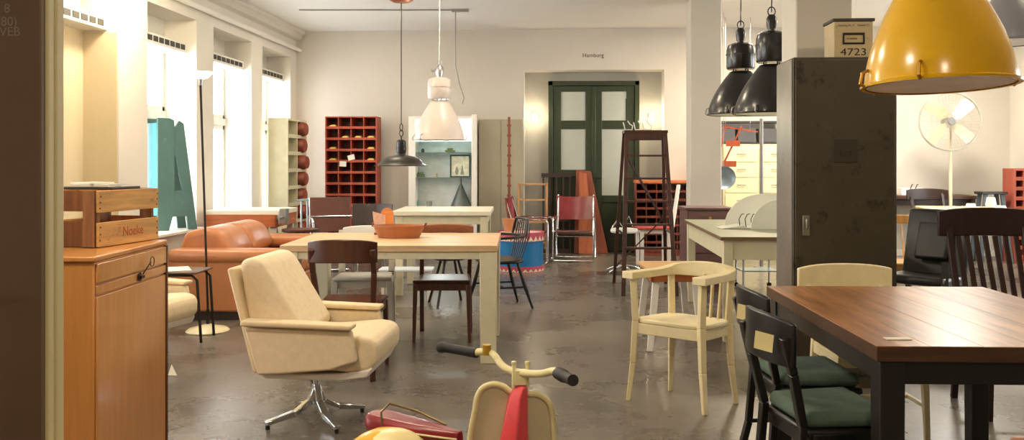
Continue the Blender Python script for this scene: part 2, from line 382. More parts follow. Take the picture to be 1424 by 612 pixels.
# big table: cream chair at the far end, two green seats on the left, slat back right
chair('cream_chair', 'cream painted chair with broad rounded back at the far end of the big dark-legged table', at(1205, 4.3), wrot(0), CREAM, w=.44, dp=.42, sh=.46, H=.81, ch=.19, cdep=.03, cw_=.5, rake=.1)
ca = chair('upholstered_chair', 'black chair with green seat and price tag, nearer of the two at the big table', at(1147, 3.17), PI/2+wrot(8), BLACK, GREENF, w=.38, dp=.37, sh=.445, H=.815, ch=.17, cdep=.05, cushion=True, group='green seated black chairs', rake=.055, curve=True)
tg = MB(); tg.box((0, 0, 0), (.07, .002, .062)); TAGM = mat('price_tag_card', '#d9c98f', .8)
tgo = tg.build('price_tag', TAGM, ca)
tgo.location = (-.12, .37/2+.055+.05, .735); tgo.rotation_euler = (0, R(-6), R(38))
cb = dup(ca, at(1116, 3.72), PI/2+wrot(2), 'black chair with green seat, the farther one, its back just past the big table corner')
chair('slat_back_chair', 'dark brown chair with broad top rail over slats behind the big table', at(1411, 4.72), wrot(-4), DKB, w=.47, dp=.44, sh=.5, H=1.085, ch=.165, cdep=.03, nslat=7, slat_w=.03, cw_=.56, rake=.12)
chair('bentwood_chair', 'pinkish brown chair showing only its curved top rail at the bottom right corner', at(1385, 1.86), PI+wrot(8), wood('rosy_wood', '#a0705c', .4, axis=0), w=.4, dp=.4, sh=.45, H=.86, ch=.05, cdep=.05, cw_=.34)
# right middle ground
chair('spindle_chair', 'light wooden chair with spindle back standing behind the steel locker on the right', at(1262, 7.9), wrot(-15), OAK, w=.44, dp=.42, sh=.46, H=.85, ch=.08, cdep=.05, nslat=5, slat_w=.015)
chair('bar_chair', 'dark chair with broad curved top rail pulled up to the dark counter by the wall', at(1301, 11.32), wrot(0), DKB, w=.46, dp=.34, sh=.6, H=1.0, ch=.15, cdep=.06, cw_=.56, rake=.08)

# black leather reclining chair with strap
t = root('leather_chair', 'black leather seat with tall padded back and hanging buckled strap behind the big table', 'chair', at(1284, 6.6), wrot(-48))
BL = mat('black_leather', '#15130f', .38, var=.3, scale=14, bump=.25)
b = MB(); b.prism([(-.2, .44), (.22, .42), (.22, .50), (-.2, .51)], 0, -.24, .24); b.build('seat', BL, t, bevel=.03, seg=4)
b = MB(); b.prism([(.15, .46), (.23, .46), (.36, .98), (.30, 1.0)], 0, -.24, .24); b.build('backrest', BL, t, bevel=.03, seg=4)
b = MB(); b.prism([(.1, .62), (.14, .6), (.24, .88), (.21, .9)], 0, -.12, .12); b.build('cushion', BL, t, bevel=.02, seg=3)
for sx in (-1, 1):
    for y, y2 in ((-.18, -.22), (.2, .26)):
        b = MB(); b.bar((sx*.2, y, .44), (sx*.22, y2, 0), .04, .04, .03, .03); b.build('leg', BLACK, t, bevel=.004)
b = MB(); b.bar((.2, -.1, .62), (.27, -.3, .36), .05, .008); b.bar((-.22, -.1, .6), (-.26, -.34, .5), .04, .008); b.build('strap', BL, t)
b = MB(); b.box((.235, -.2, .49), (.012, .05, .04)); b.build('buckle', STEEL, t, bevel=.004)

# cream corner armchair (middle)
t = root('captains_chair', 'cream painted wooden armchair with curved arm rail and three back slats, alone on the floor', 'chair', cw(.95, 4.86), 0)
fA, fB, fC, fD = [Vector(cw(*p)).to_3d() for p in ((.665, 4.93), (1.037, 4.64), (1.262, 4.86), (.944, 5.14))]
o0 = Vector((*cw(.95, 4.86), 0)); ft = [p-o0 for p in (fA, fB, fC, fD)]
tp = [Vector((p.x*.86, p.y*.86, 0)) for p in ft]
Zs, Zr = .46, .72
rail_pts = []
for i, (f_, q) in enumerate(zip(ft, tp)):
    k = 1.0; b = MB(); r0 = .02
    P = [f_, f_.lerp(q, .65)+Vector((0, 0, .22)), q+Vector((0, 0, Zs)), q*1.06+Vector((0, 0, Zr))]
    for a, c, w0, w1 in zip(P, P[1:], (.026, .034, .038), (.034, .038, .036)): b.bar(a, c, w0, w0, w1, w1, up=(f_.x, f_.y, 0))
    b.build('leg', CREAM, t, bevel=.005, seg=3)
    b = MB(); b.lathe([(0, 0), (.012, 0), (.012, .008), (0, .008)], c=(f_.x, f_.y, 0), n=12); b.build('glide', BLACK, t)
def rounded(pts, k, n=5):
    out = []; m = len(pts)
    for i in range(m):
        a, p, c = pts[i-1], pts[i], pts[(i+1) % m]; u = (a-p)*k; v = (c-p)*k
        for j in range(n+1):
            s = j/n; out.append(p+u*(1-s)**2+v*s**2)
    return out
so = rounded([q*1.12 for q in tp], .28)
b = MB(); b.prism([(p.x, p.y) for p in so], 2, Zs-.012, Zs+.014); b.build('seat', CREAM, t, bevel=.008, seg=3)
b = MB()
for i in range(4):
    a = tp[i]*.98; c = tp[(i+1) % 4]*.98; b.bar(a+Vector((0, 0, Zs-.045)), c+Vector((0, 0, Zs-.045)), .065, .02, up=(0, 0, 1)) if False else b.bar(a+Vector((0, 0, Zs-.042)), c+Vector((0, 0, Zs-.042)), .022, .06)
b.build('seat_frame', CREAM, t, bevel=.004)
A_, B_, C_, D_ = [q*1.08 for q in tp]
ctrl = [A_+(A_-D_)*.12, A_.lerp(D_, .5), D_.lerp(A_, .18), D_.lerp(C_, .12)+(D_-B_)*.04, D_.lerp(C_, .5)+(D_-A_)*.10, C_.lerp(D_, .12)+(C_-A_)*.05, C_.lerp(B_, .25), C_.lerp(B_, .6), B_+(B_-C_)*.14]
def cat(P, n=6):
    out = []
    for i in range(len(P)-1):
        p0 = P[max(i-1, 0)]; p1 = P[i]; p2 = P[i+1]; p3 = P[min(i+2, len(P)-1)]
        for j in range(n):
            s = j/n; out.append(.5*((2*p1)+(-p0+p2)*s+(2*p0-5*p1+4*p2-p3)*s*s+(-p0+3*p1-3*p2+p3)*s**3))
    return out+[P[-1]]
rp_ = [Vector((p.x, p.y, Zr)) for p in cat(ctrl)]
def rprof(f):
    hw = .03+.012*abs(f*2-1)**3; hh = .02+.022*math.exp(-((f-.5)/.17)**2); return [(-hw, -.02), (hw, -.02), (hw, -.02+hh*2), (-hw, -.02+hh*2)]
b = MB(); b.sweep(rp_, rprof); b.build('armrest', CREAM, t, bevel=.008, seg=3)
for f_ in (.28, .5, .72):
    p = C_.lerp(B_, f_-.1)*.97; q = C_.lerp(D_, f_*.8)*.95
    p = C_.lerp(D_, f_*.62); b = MB(); b.bar(Vector((p.x*.93, p.y*.93, Zs)), Vector((p.x*1.02, p.y*1.02, Zr)), .026, .012, up=(C_-D_)); b.build('slat', CREAM, t, bevel=.003)

# stool / bench behind it
PINE = wood('pine_board', '#c79a62', .45, axis=0, var=.18)
t = root('wooden_stool', 'low wooden topped stool with white splayed legs behind the cream armchair', 'stool', at(932, 6.45), wrot(0))
b = MB(); b.bx(-.2, .2, -.26, .3, .565, .59); b.build('seat', PINE, t, bevel=.006)
b = MB(); b.bx(-.18, .18, -.24, -.22, .5, .565); b.bx(-.18, .18, .26, .28, .5, .565); b.bx(-.18, -.16, -.24, .28, .5, .565); b.bx(.16, .18, -.24, .28, .5, .565); b.build('apron', wood('red_brown_apron', '#9a5428', .5), t)
for sx in (-1, 1):
    for y, yy in ((-.2, -.24), (.24, .3)):
        b = MB(); b.bar((sx*.14, y, .5), (sx*.19, yy, 0), .05, .035, .045, .03); b.build('leg', PWHITE, t, bevel=.004)
b = MB(); b.bar((-.17, -.22, .2), (.17, -.22, .2), .02, .03); b.build('stretcher', PWHITE, t)

# windsor chairs
def windsor(label, xy, rz, w=.46):
    t = root('windsor_chair', label, 'chair', xy, rz, 0, 'black stick back chairs')
    b = MB(); b.prism([(x, y) for x, y in [(w/2*math.copysign(abs(math.cos(a))**.7, math.cos(a)), .21*math.copysign(abs(math.sin(a))**.7, math.sin(a))) for a in [2*PI*k/28 for k in range(28)]]], 2, .425, .455); b.build('seat', BLACK, t, bevel=.01)
    for sx in (-1, 1):
        for y, yy in ((-.14, -.24), (.13, .26)):
            b = MB(); b.tube([(sx*.15, y, .43), (sx*.19, (y+yy)/2, .2), (sx*.225, yy, 0)], [.012, .018, .011]); b.build('leg', BLACK, t)
    b = MB(); b.tube([(-.19, -.19, .2), (-.19, .2, .2)], .009); b.tube([(.19, -.19, .2), (.19, .2, .2)], .009); b.tube([(-.19, 0, .2), (.19, 0, .2)], .009); b.build('stretcher', BLACK, t)
    arc = [(.27*math.cos(a), -.06+.27*math.sin(a)) for a in [PI*k/16 for k in range(17)]]
    pts = [(.275, -.24, .66)]+[(x, y+.02, .665) for x, y in arc]+[(-.275, -.24, .66)]
    b = MB(); b.sweep(pts, [(-.018, -.01), (.018, -.01), (.018, .012), (-.018, .012)]); b.build('armrest', BLACK, t, bevel=.004)
    pts = [(.2*math.cos(a), .2+.05*math.sin(a), .675+.15*min(1, math.sin(a)*1.8)) for a in [PI*k/16 for k in range(17)]]
    b = MB(); b.tube(pts, .013); b.build('back_bow', BLACK, t)
    for k in range(7):
        s = k/6*2-1; b = MB(); b.tube([(s*.15, .17, .45), (s*.19, .23, .67), (s*.17, .25, .81-.02*s*s)], .006, 8); b.build('spindle', BLACK, t)
    for sx in (-1, 1):
        b = MB(); b.tube([(sx*.2, -.1, .45), (sx*.265, -.16, .66)], .009, 8); b.build('arm_post', BLACK, t)
    return t
windsor('black stick back armchair turned sideways just past the right end of the pine table', at(694, 8.15), -PI/2+wrot(18), .5)
t = root('black_stool', 'low black splayed leg stool seen beneath the pine table beside the cream rear table', 'stool', cw(-.60, 8.3), wrot(20))
b = MB(); b.lathe([(0, .43), (.15, .43), (.165, .445), (.15, .46), (0, .46)], n=24); b.build('seat', BLACK, t)
for k in range(4):
    a = k*PI/2+PI/4; b = MB(); b.tube([(.09*math.cos(a), .09*math.sin(a), .435), (.23*math.cos(a), .23*math.sin(a), 0)], .013); b.build('leg', BLACK, t)
b = MB(); b.tube([(.15*math.cos(2*PI*k/20), .15*math.sin(2*PI*k/20), .22) for k in range(20)], .006, 6, closed=True); b.build('ring', BLACK, t)

# swivel armchairs
UPH = mat('cream_wool', '#e2d0ae', .85, var=.06, scale=30, bump=.12)
UPH2 = mat('cream_wool_edge', '#dcc7a0', .8, var=.05, scale=30)
def swivel(label, xy, rz):
    t = root('swivel_armchair', label, 'armchair', xy, rz, 0, 'cream swivel armchairs')
    # local: faces +X ; panels at y = +-0.30
    side = [(-.27, .545), (.27, .535), (.30, .385), (.17, .34), (-.10, .315), (-.20, .31)]
    for s in (-1, 1):
        b = MB(); b.prism(side, 1, s*.265, s*.315); b.build('side_panel', UPH, t, bevel=.012, seg=3)
        b = MB(); b.prism([(-.28, .555), (.28, .54), (.285, .565), (-.27, .585)], 1, s*.245, s*.345); b.build('armrest', UPH2, t, bevel=.011, seg=3)
    b = MB(); b.prism([(-.235, .31), (-.205, .31), (-.335, .835), (-.37, .83)], 1, -.285, .285); b.build('back_shell', UPH2, t, bevel=.015, seg=3)
    b = MB(); b.prism([(-.22, .31), (.2, .31), (.34, .335), (.365, .345), (.34, .295), (.2, .275), (-.18, .28)], 1, -.262, .262); b.build('seat_shell', PWHITE, t, bevel=.012, seg=3)
    b = MB(); b.prism([(-.25, .40), (-.06, .43), (.02, .50), (-.2, .86), (-.26, .885), (-.325, .86)], 1, -.245, .245); b.build('back_cushion', UPH, t, bevel=.035, seg=5)
    b = MB(); b.prism([(-.05, .34), (.25, .315), (.35, .325), (.39, .37), (.395, .45), (.365, .487), (.29, .497), (-.02, .47)], 1, -.255, .255); b.build('seat_cushion', UPH, t, bevel=.03, seg=5)
    b = MB(); b.tube([(0, 0, .09), (0, 0, .3)], .018, 16); b.lathe([(0, .27), (.07, .27), (.09, .3), (0, .3)]); b.build('column', CHROME, t)
    for k in range(4):
        a = R(40)+k*PI/2; b = MB(); c_, s_ = math.cos(a), math.sin(a)
        P = [(0.0, .19), (.04, .105), (.12, .058), (.275, .03)]; W = [.034, .04, .042, .036]
        for (r0, z0), (r1, z1), w0, w1 in zip(P, P[1:], W, W[1:]): b.bar((r0*c_, r0*s_, z0), (r1*c_, r1*s_, z1), w0, .03, w1, .022)
        b.build('base_leg', CHROME, t, bevel=.005)
        b = MB(); b.tube([(.262*c_, .262*s_, 0), (.262*c_, .262*s_, .024)], .012); b.build('glide', BLACK, t)
    return t
sw = swivel('cream wool swivel armchair on chrome star foot in the left foreground', at(440, 4.55), TH+R(-5))
dup(sw, at(170, 5.6), TH+R(-17), 'cream swivel armchair mostly hidden behind the tall tambour cabinet, beside the leather sofa')

# tan leather sofa
LEA = mat('tan_leather', '#b37347', .38, var=.14, scale=5, bump=.2, coat=.1)
sx0, sy0 = at(232, 7.45); sx1, _ = at(390, 7.45)
W_ = sx1-sx0
t = root('leather_sofa', 'tan leather sofa seen from its side between the floor lamp and the windows', 'sofa', (sx0, sy0), TH*.3)
b = MB(); b.bx(0.02, W_-.02, .02, 1.6, .0, .07); b.build('plinth', mat('dark_plinth', '#2a1a10', .6), t)
b = MB(); b.bx(0, W_, 0, .16, .07, .52); b.build('side_panel', LEA, t, bevel=.02, seg=3)
b = MB(); b.bx(0, W_, 1.46, 1.62, .07, .52); b.build('side_panel', LEA, t, bevel=.02, seg=3)
b = MB(); b.bx(-.0, W_+.01, -.03, .22, .49, .61); b.build('armrest', LEA, t, bevel=.055, seg=6)
b = MB(); b.bx(-.0, W_+.01, 1.40, 1.65, .49, .62); b.build('armrest', LEA, t, bevel=.055, seg=6)
b = MB(); b.bx(0.0, .2, .1, 1.5, .07, .6); b.build('back_frame', LEA, t, bevel=.04, seg=4)
b = MB(); b.bx(.15, W_, .17, 1.44, .07, .32); b.build('seat_base', LEA, t, bevel=.02)
for k in range(2):
    b = MB(); b.bx(.22, W_+.02, .23+k*.59, .81+k*.59, .32, .48); b.build('seat_cushion', LEA, t, bevel=.06, seg=5)
    b = MB(); b.prism([(-.02, .50), (.42, .47), (.5, .56), (.40, .74), (.25, .79), (.06, .74)], 1, .20+k*.62, .80+k*.62); b.build('back_cushion', LEA, t, bevel=.07, seg=6)

# floor lamp
t = root('floor_lamp', 'tall floor lamp with thin dark pole, cream disc foot and glowing white glass bowl', 'lamp', at(289, 6.95), 0)
b = MB(); b.lathe([(0, 0), (.165, 0), (.17, .008), (.15, .025), (.05, .05), (.02, .06), (0, .06)]); b.build('base', mat('cream_metal', '#d9cda8', .35), t)
b = MB(); b.tube([(0, 0, .05), (0, 0, .18)], .014); b.tube([(0, 0, .18), (-.06, 0, 1.98)], .0095); b.build('pole', mat('dark_bronze', '#2c261c', .4, .5), t)
b = MB(); b.lathe([(0, 0), (.018, 0), (.022, .05), (.03, .055), (0, .055)], c=(-.06, 0, 1.98)); b.build('socket', STEEL, t)
LG = mat('opal_glass', '#fff6e2', .25, emis=5, emcol='#fff0d0')
b = MB(); b.lathe([(.02, 0), (.06, .015), (.097, .055), (.094, .06), (.055, .025), (0.0, .012)], c=(-.06, 0, 2.03)); b.build('lamp_shade', LG, t)

# tube side table with magazine
t = root('side_table', 'small side table on bent dark steel tube next to the leather sofa', 'table', at(249, 6.65), wrot(0))
b = MB(); b.bx(-.2, .2, -.18, .18, .52, .535); b.build('tabletop', wood('dark_table_top', '#5a4230', .3), t, bevel=.006)
for s in (-1, 1):
    b = MB(); b.tube([(-.21, s*.14, .0), (-.2, s*.14, .47), (-.17, s*.14, .508), (.15, s*.14, .508), (.19, s*.14, .47), (.22, s*.14, 0)], .011); b.build('leg_frame', mat('dark_tube', '#2e2a26', .3, .7), t)
m_ = MB(); m_.box((0, 0, .003), (.2, .27, .006), (0, 0, .5)); x, y = at(245, 6.65); tag(m_.build('magazine', PAPER, loc=(x, y, .5355), bevel=.001), 'pale magazine lying on the small tube side table', 'magazine')

# chrome and burgundy leather chairs
BURG = mat('burgundy_leather', '#7a2c30', .25, var=.2, scale=6, bump=.1, coat=.2)
def safari(label, xy, rz):
    t = root('sling_chair', label, 'chair', xy, rz, 0, 'burgundy leather sling chairs')
    for s in (-1, 1):
        x = s*.275; b = MB()
        b.tube([(x, -.26, .02), (x, -.28, .05), (x, -.28, .56), (x, -.25, .60), (x, .2, .60), (x, .25, .57), (x, .27, .05), (x, .25, .02)], .0125); b.build('side_frame', CHROME, t)
        b = MB(); b.bx(x-.022, x+.022, -.22, .18, .606, .615); b.build('armrest', BURG, t, bevel=.002)
        b = MB(); b.tube([(s*.25, .16, .42), (s*.25, .31, .9)], .0125); b.build('back_post', CHROME, t)
    for y, z in ((-.26, .02), (.25, .02), (-.22, .42), (.16, .32)):
        b = MB(); b.tube([(-.275, y, z), (.275, y, z)], .0125); b.build('cross_bar', CHROME, t)
    b = MB(); P = [(-.24, .43), (-.1, .405), (.1, .36), (.18, .34)]
    b.prism(P+[(y, z-.01) for y, z in P[::-1]], 0, -.245, .245); b.build('seat', BURG, t)
    b = MB(); pts = []
    for k in range(9):
        s = k/8*2-1; pts.append((s*.262, .235+.05*(1-s*s), .72))
    b.sweep(pts, lambda f: [(-.006, -.17), (.006, -.17), (.06, .17-.02*(1-(f*2-1)**2)), (.048, .17-.02*(1-(f*2-1)**2))]); b.build('backrest', BURG, t)
    return t
s1 = safari('chrome tube chair with shiny burgundy leather sling, in front of the green door', at(799, 12.0), wrot(-8))
dup(s1, at(737, 11.75), wrot(80), 'chrome and burgundy leather sling chair turned sideways behind the blue drum')

# chrome chair with brown leather, dark shell chair (left rear)
BRL = mat('brown_leather', '#5c3226', .35, var=.2, scale=6, bump=.1)
t = root('cantilever_chair', 'chrome tube chair with brown leather back and seat, left of the red pigeonholes', 'chair', at(464, 10.45), wrot(20))
for s in (-1, 1):
    b = MB(); b.tube([(s*.24, .3, .02), (s*.24, -.24, .02), (s*.24, -.27, .06), (s*.24, -.24, .44), (s*.24, -.2, .46), (s*.24, .2, .42), (s*.24, .24, .46), (s*.24, .34, .92)], .012); b.build('side_frame', CHROME, t)
    b = MB(); b.tube([(s*.26, -.2, .46), (s*.27, -.2, .66), (s*.27, -.16, .69), (s*.27, .26, .69)], .012); b.build('arm_frame', CHROME, t)
for y_, z_, w_ in ((.3, .02, .24), (.27, .69, .27)):
    b = MB(); b.tube([(-w_, y_, z_), (w_, y_, z_)], .012); b.build('cross_bar', CHROME, t)
b = MB(); b.prism([(-.24, .45), (.22, .41), (.22, .43), (-.24, .47)], 0, -.23, .23); b.build('seat', BRL, t, bevel=.006)
b = MB(); b.prism([(.23, .5), (.25, .5), (.35, .92), (.33, .93)], 0, -.25, .25); b.build('backrest', BRL, t, bevel=.008)
t = root('shell_chair', 'dark brown moulded shell chair beside the brown leather chrome chair, before the red pigeonholes', 'chair', at(505, 9.75), wrot(-14))
b = MB(); pts = [(s*.235, .22+.06*(1-s*s), .74) for s in [k/8*2-1 for k in range(9)]]
b.sweep(pts, lambda f: [(-.006, -.14), (.006, -.14), (.05, .14), (.038, .14)]); b.build('backrest', DKB, t, bevel=.004)
b = MB(); b.prism([(-.22, -.22), (.22, -.22), (.2, .2), (-.2, .2)], 2, .44, .465); b.build('seat', DKB, t, bevel=.01)
b = MB(); b.bx(-.03, .03, .17, .2, .44, .65); b.build('back_support', DKB, t)
for sx in (-1, 1):
    for y in (-.18, .17):
        b = MB(); b.tube([(sx*.16, y*.8, .44), (sx*.2, y*1.2, 0)], .01); b.build('leg', STEEL, t)

# ================================================================ TABLES
def table(name, label, corner_nl, L, D, rz, H, topm, legm, tt=.035, legw=.07, apron=.09, cat='table', boards=0, inset=.03, under=None, vb=0):
    """origin near-left corner; +X along near edge, +Y away"""
    t = root(name, label, cat, corner_nl, rz)
    b = MB()
    if vb:
        e = MB(); e.bx(-.0015, L+.0015, -.0015, 0, H-tt, H-.003); e.bx(-.0015, 0, 0, D, H-tt, H-.003); e.bx(L, L+.0015, 0, D, H-tt, H-.003); e.build('edge_strip', wood('shaded_table_edge', '#4a2f1c', .45, axis=0, wear='#2a180d'), t)  # thin strips darken the slab sides: shade put into the colour
        for k in range(vb): b.bx(L*k/vb+.0002, L*(k+1)/vb-.0002, 0, D, H-tt, H)
    elif boards:
        for k in range(boards): b.bx(0, L, D*k/boards+.001, D*(k+1)/boards-.001, H-tt, H)
    else: b.bx(0, L, 0, D, H-tt, H)
    b.build('tabletop', topm, t, bevel=.0012 if vb else .004)
    i = inset
    b = MB(); z0, z1 = H-tt-apron, H-tt-.0005
    b.bx(i+.01, L-i-.01, i+.01, i+.03, z0, z1); b.bx(i+.01, L-i-.01, D-i-.03, D-i-.01, z0, z1)
    b.bx(i+.01, i+.03, i+.03, D-i-.03, z0, z1); b.bx(L-i-.03, L-i-.01, i+.03, D-i-.03, z0, z1)
    b.build('apron', under or legm, t, bevel=.003)
    for x in (i+legw/2, L-i-legw/2):
        for y in (i+legw/2, D-i-legw/2):
            b = MB(); b.bar((x, y, H-tt-.001), (x, y, 0), legw, legw, legw*.92, legw*.92, up=(0, 1, 0)); b.build('leg', legm, t, bevel=.005)
    return t
PTOP = wood('pine_table_top', '#cfae84', .42, axis=0, var=.2, wear='#7a4a28', wearamt=.35)
tc_ = cw((389-712)/F*5.83, 5.83)
table('dining_table', 'pine topped dining table with worn cream legs in the middle of the room', tc_, 1.47, 1.05, TH+R(-.6), .80, PTOP, CREAML, tt=.045, legw=.115, apron=.05, boards=6, inset=.005)
BIGT = wood('reclaimed_table_top', '#96663c', .33, axis=1, var=.5, scale=4, coat=.2, island=.16, wear='#5e3a1e', wearamt=.5)
DKM = mat('dark_frame', '#1a1512', .45, var=.2)
tc2 = cw((1220-712)/F*2.82, 2.82)
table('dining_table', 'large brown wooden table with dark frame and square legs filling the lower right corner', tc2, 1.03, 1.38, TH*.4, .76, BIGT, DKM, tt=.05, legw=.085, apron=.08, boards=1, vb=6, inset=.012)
m_ = MB(); m_.box((0, 0, .0015), (.085, .035, .002), (0, 0, .05)); x, y = at(1248, 2.93); tag(m_.build('paper_slip', PAPER, loc=(x, y, .7605)), 'small white paper slip lying on the near corner of the big brown table', 'paper')
# white rear table
WT = mat('whitewashed_wood', '#ddd4bf', .5, var=.07, scale=5, stretch=(1, 8, 8))
table('side_table', 'cream painted high table standing behind the pine table under the white lamp', cw((545-712)/F*8.75, 8.75), 1.0, 1.0, TH*.8, .865, WT, CREAML, tt=.045, legw=.075, apron=.09, boards=4)
t = root('low_bench', 'low pale bench under the cream rear table', 'bench', at(575, 8.55), wrot(0))
b = MB(); b.bx(-.33, .2, -.12, .12, .29, .315); b.build('seat', mat('pale_blue_white', '#cfd6dc', .4), t, bevel=.006)
for x in (-.29, .16):
    b = MB(); b.bx(x-.015, x+.015, -.1, .1, 0, .29); b.build('leg', PWHITE, t, bevel=.004)
# linoleum desk
LINO = mat('olive_linoleum', '#8f9272', .4, var=.06, scale=3)
lx, ly = cw(1.60, 6.5)
t = table('desk', 'white desk with olive green linoleum top against the steel locker', cw((1003-712)/F*6.5, 6.5), 1.25, 2.0, TH*.3+R(-1.2), .80, LINO, mat('desk_cream', '#cfc7a8', .45, var=.04), tt=.025, legw=.075, apron=.15, cat='desk', inset=.02)
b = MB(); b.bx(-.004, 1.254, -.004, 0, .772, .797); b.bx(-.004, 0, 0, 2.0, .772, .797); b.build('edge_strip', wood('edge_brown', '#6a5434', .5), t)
# right middle tables
fx, fy = cw(5.23, 11.2); nx, ny = cw(4.75, 9.46)
ang = math.atan2(fy-ny, fx-nx)-PI/2
table('work_table', 'long beige topped table at the right behind the slat back chair', (nx, ny), .9, 1.8, ang, .80, mat('beige_top', '#cbb489', .45, var=.05), GREYW, tt=.03, legw=.06)
x, y = at(1247, 12.3)
table('counter_table', 'dark high counter table along the wall below the steel fan', (x-.25, y-.3), 1.25, .55, 0, .90, wood('counter_dark', '#4a3122', .4), DKB, tt=.05, legw=.06)
# small dark table by windows
t = root('round_table', 'small dark table just left behind the pine table', 'table', at(418, 9.35), 0)
b = MB(); b.lathe([(0, .61), (.19, .61), (.2, .622), (.2, .64), (0, .64)]); b.build('tabletop', WAL, t)
for k in range(3):
    a = k*2*PI/3+.4; b = MB(); b.tube([(.08*math.cos(a), .08*math.sin(a), .61), (.19*math.cos(a), .19*math.sin(a), 0)], .014); b.build('leg', DKB, t)
t = root('metal_table', 'thin legged pale metal table between the cubby unit and the leather chrome chair', 'table', at(437, 11.3), wrot(0))
b = MB(); b.bx(-.2, .2, -.2, .2, .86, .88); b.build('tabletop', mat('grey_top', '#7c8484', .4), t)
for sx in (-1, 1):
    for sy in (-1, 1):
        b = MB(); b.tube([(sx*.13, sy*.16, .86), (sx*.13, sy*.18, 0)], .012); b.build('leg', mat('pale_blue_metal', '#b6c4c8', .35, .4), t)
# workbench with vise
WB = wood('workbench_orange', '#a8592c', .45, axis=0)
x, y = at(272, 9.35); x = max(x, XL+.15)
t = root('workbench', 'reddish wooden workbench with metal vise below the windows', 'workbench', (x, y), TH*.5)
b = MB(); b.bx(0, .82, 0, .72, .79, .84); b.build('tabletop', WT, t, bevel=.004)
b = MB(); b.bx(0, .8, 0, .03, .66, .80); b.bx(0, .03, 0, .75, .66, .79); b.bx(.77, .8, 0, .75, .66, .79); b.bx(.03, .77, .72, .75, .66, .79); b.build('drawer_box', WB, t, bevel=.004)
for x_ in (.04, .42, .75):
    for y_ in (.06, .68):
        b = MB(); b.bx(x_-.035, x_+.035, y_-.03, y_+.03, 0, .66); b.build('leg', WB if x_ < .7 else GREYW, t, bevel=.004)
b = MB(); b.bx(.83, .9, -.02, .1, .70, .86); b.bx(.8, .84, .0, .08, .74, .80); b.tube([(.865, -.02, .77), (.865, -.16, .77)], .014); b.tube([(.865, -.15, .70), (.865, -.15, .84)], .007); b.build('vise', mat('grey_cast_iron', '#8e908c', .4, .7), t, bevel=.004)
b = MB(); b.bar((.6, -.02, .65), (.58, -.02, .52), .02, .02); b.build('clamp_handle', BLACK, t)

# ================================================================ CABINETS AND SHELVES
CABM = wood('honey_oak_veneer', '#c98a48', .3, axis=2, var=.1, island=0, coat=.3)
n0 = Vector(cw(-1.60, 3.30)); n1 = Vector(cw(-1.615, 4.02)); dv = (n1-n0); Wd = dv.length; az = math.atan2(dv.y, dv.x)-PI/2
t = root('tambour_cabinet', 'tall honey coloured cabinet with lock, holding the slatted crate', 'cabinet', (n0.x, n0.y), az)
Hc = 1.0; Dc = .48
b = MB(); b.bx(-Dc, -.0, 0.002, Wd-.002, 0, Hc-.022); b.build('body', CABM, t, bevel=.006)
b = MB(); b.bx(-Dc-.01, .008, -.008, Wd+.008, Hc-.022, Hc); b.build('top', CABM, t, bevel=.006)
SEAM = mat('seam_dark', '#5c3212', .6)
b = MB(); b.bx(.0, .012, .012, Wd-.012, Hc-.105, Hc-.03); b.build('rail', CABM, t, bevel=.003)
b = MB(); b.bx(.0, .010, .012, Wd-.012, Hc-.15, Hc-.113); b.build('rail', CABM, t, bevel=.003)
b = MB(); b.bx(.0, .010, .012, Wd-.022, .05, Hc-.158); dr = b.build('door', CABM, t, bevel=.003)
b = MB(); b.bx(0, .014, Wd-.02, Wd-.004, 0, Hc-.025); b.build('edge_strip', SEAM, t)
b = MB(); b.lathe([(0, 0), (.017, 0), (.02, .004), (0, .006)], n=16, c=(.012, Wd*.55, Hc-.13), M=Matrix.Rotation(PI/2, 4, 'Y')); b.box((.02, Wd*.57, Hc-.132), (.006, .035, .012)); b.build('lock', mat('dark_lock', '#2e2218', .4, .6), t)
b = MB(); b.tube([(.03+.0*k, Wd*.68+.022*math.cos(2*PI*k/16), Hc-.075+.022*math.sin(2*PI*k/16)) for k in range(16)], .0022, 6, closed=True); b.bar((.03, Wd*.66, Hc-.075), (.022, Wd*.57, Hc-.12), .005, .003); b.build('key', mat('key_metal', '#5a4326', .35, .8), t)
# crate on top
CR = wood('crate_pine', '#dba862', .6, axis=1, var=.3, wear='#4a2a12', wearamt=.6)
CRD = wood('crate_post', '#936237', .65, axis=2, var=.35)
c0 = Vector(cw(-1.74, 3.62)); c1 = Vector(cw(-1.66, 4.04)); dv = c1-c0; CL = dv.length; azc = math.atan2(dv.y, dv.x)-PI/2
t = root('wooden_crate', 'slatted wooden crate with dark corner posts standing on the honey coloured cabinet', 'crate', (c0.x, c0.y), azc, Hc+.001)
CH = .24; CW = .30
for x in (0, -CW):
    for z0, z1 in ((.0, .105), (.145, CH)):
        b = MB(); b.bx(x-.006, x+.006, 0, CL, z0+.002, z1); b.build('slat', CR, t, bevel=.002)
for y in (0, CL):
    for z0, z1 in ((.0, .11), (.15, CH)):
        b = MB(); b.bx(-CW, 0, y-.006+.012*(y == 0), y+.006-.012*(y > 0), z0+.002, z1); b.build('slat', CRD, t, bevel=.002)
    for x in (-.04, -CW+.04):
        yy = y+.014*(1 if y == 0 else -1); b = MB(); b.bx(x-.03, x+.03, yy-.0, yy+.02*(1 if y == 0 else -1), .0, CH-.003); b.build('corner_post', CRD, t, bevel=.002)
b = MB(); b.bx(-.06, -.006, -.012, -.0065, 0.003, CH); b.build('corner_post', CRD, t, bevel=.001)
b = MB(); b.bx(-CW+.01, -.01, .03, CL-.03, .002, .012); b.build('crate_floor', CRD, t)
NAIL = mat('rust_nail', '#2c160a', .6)
b = MB()
for y in (.012, CL-.012):
    for z in (.03, .055, .085, .165, .19, .215): b.box((.0065, y+.003*((z*1000) % 3-1), z), (.002, .006, .006))
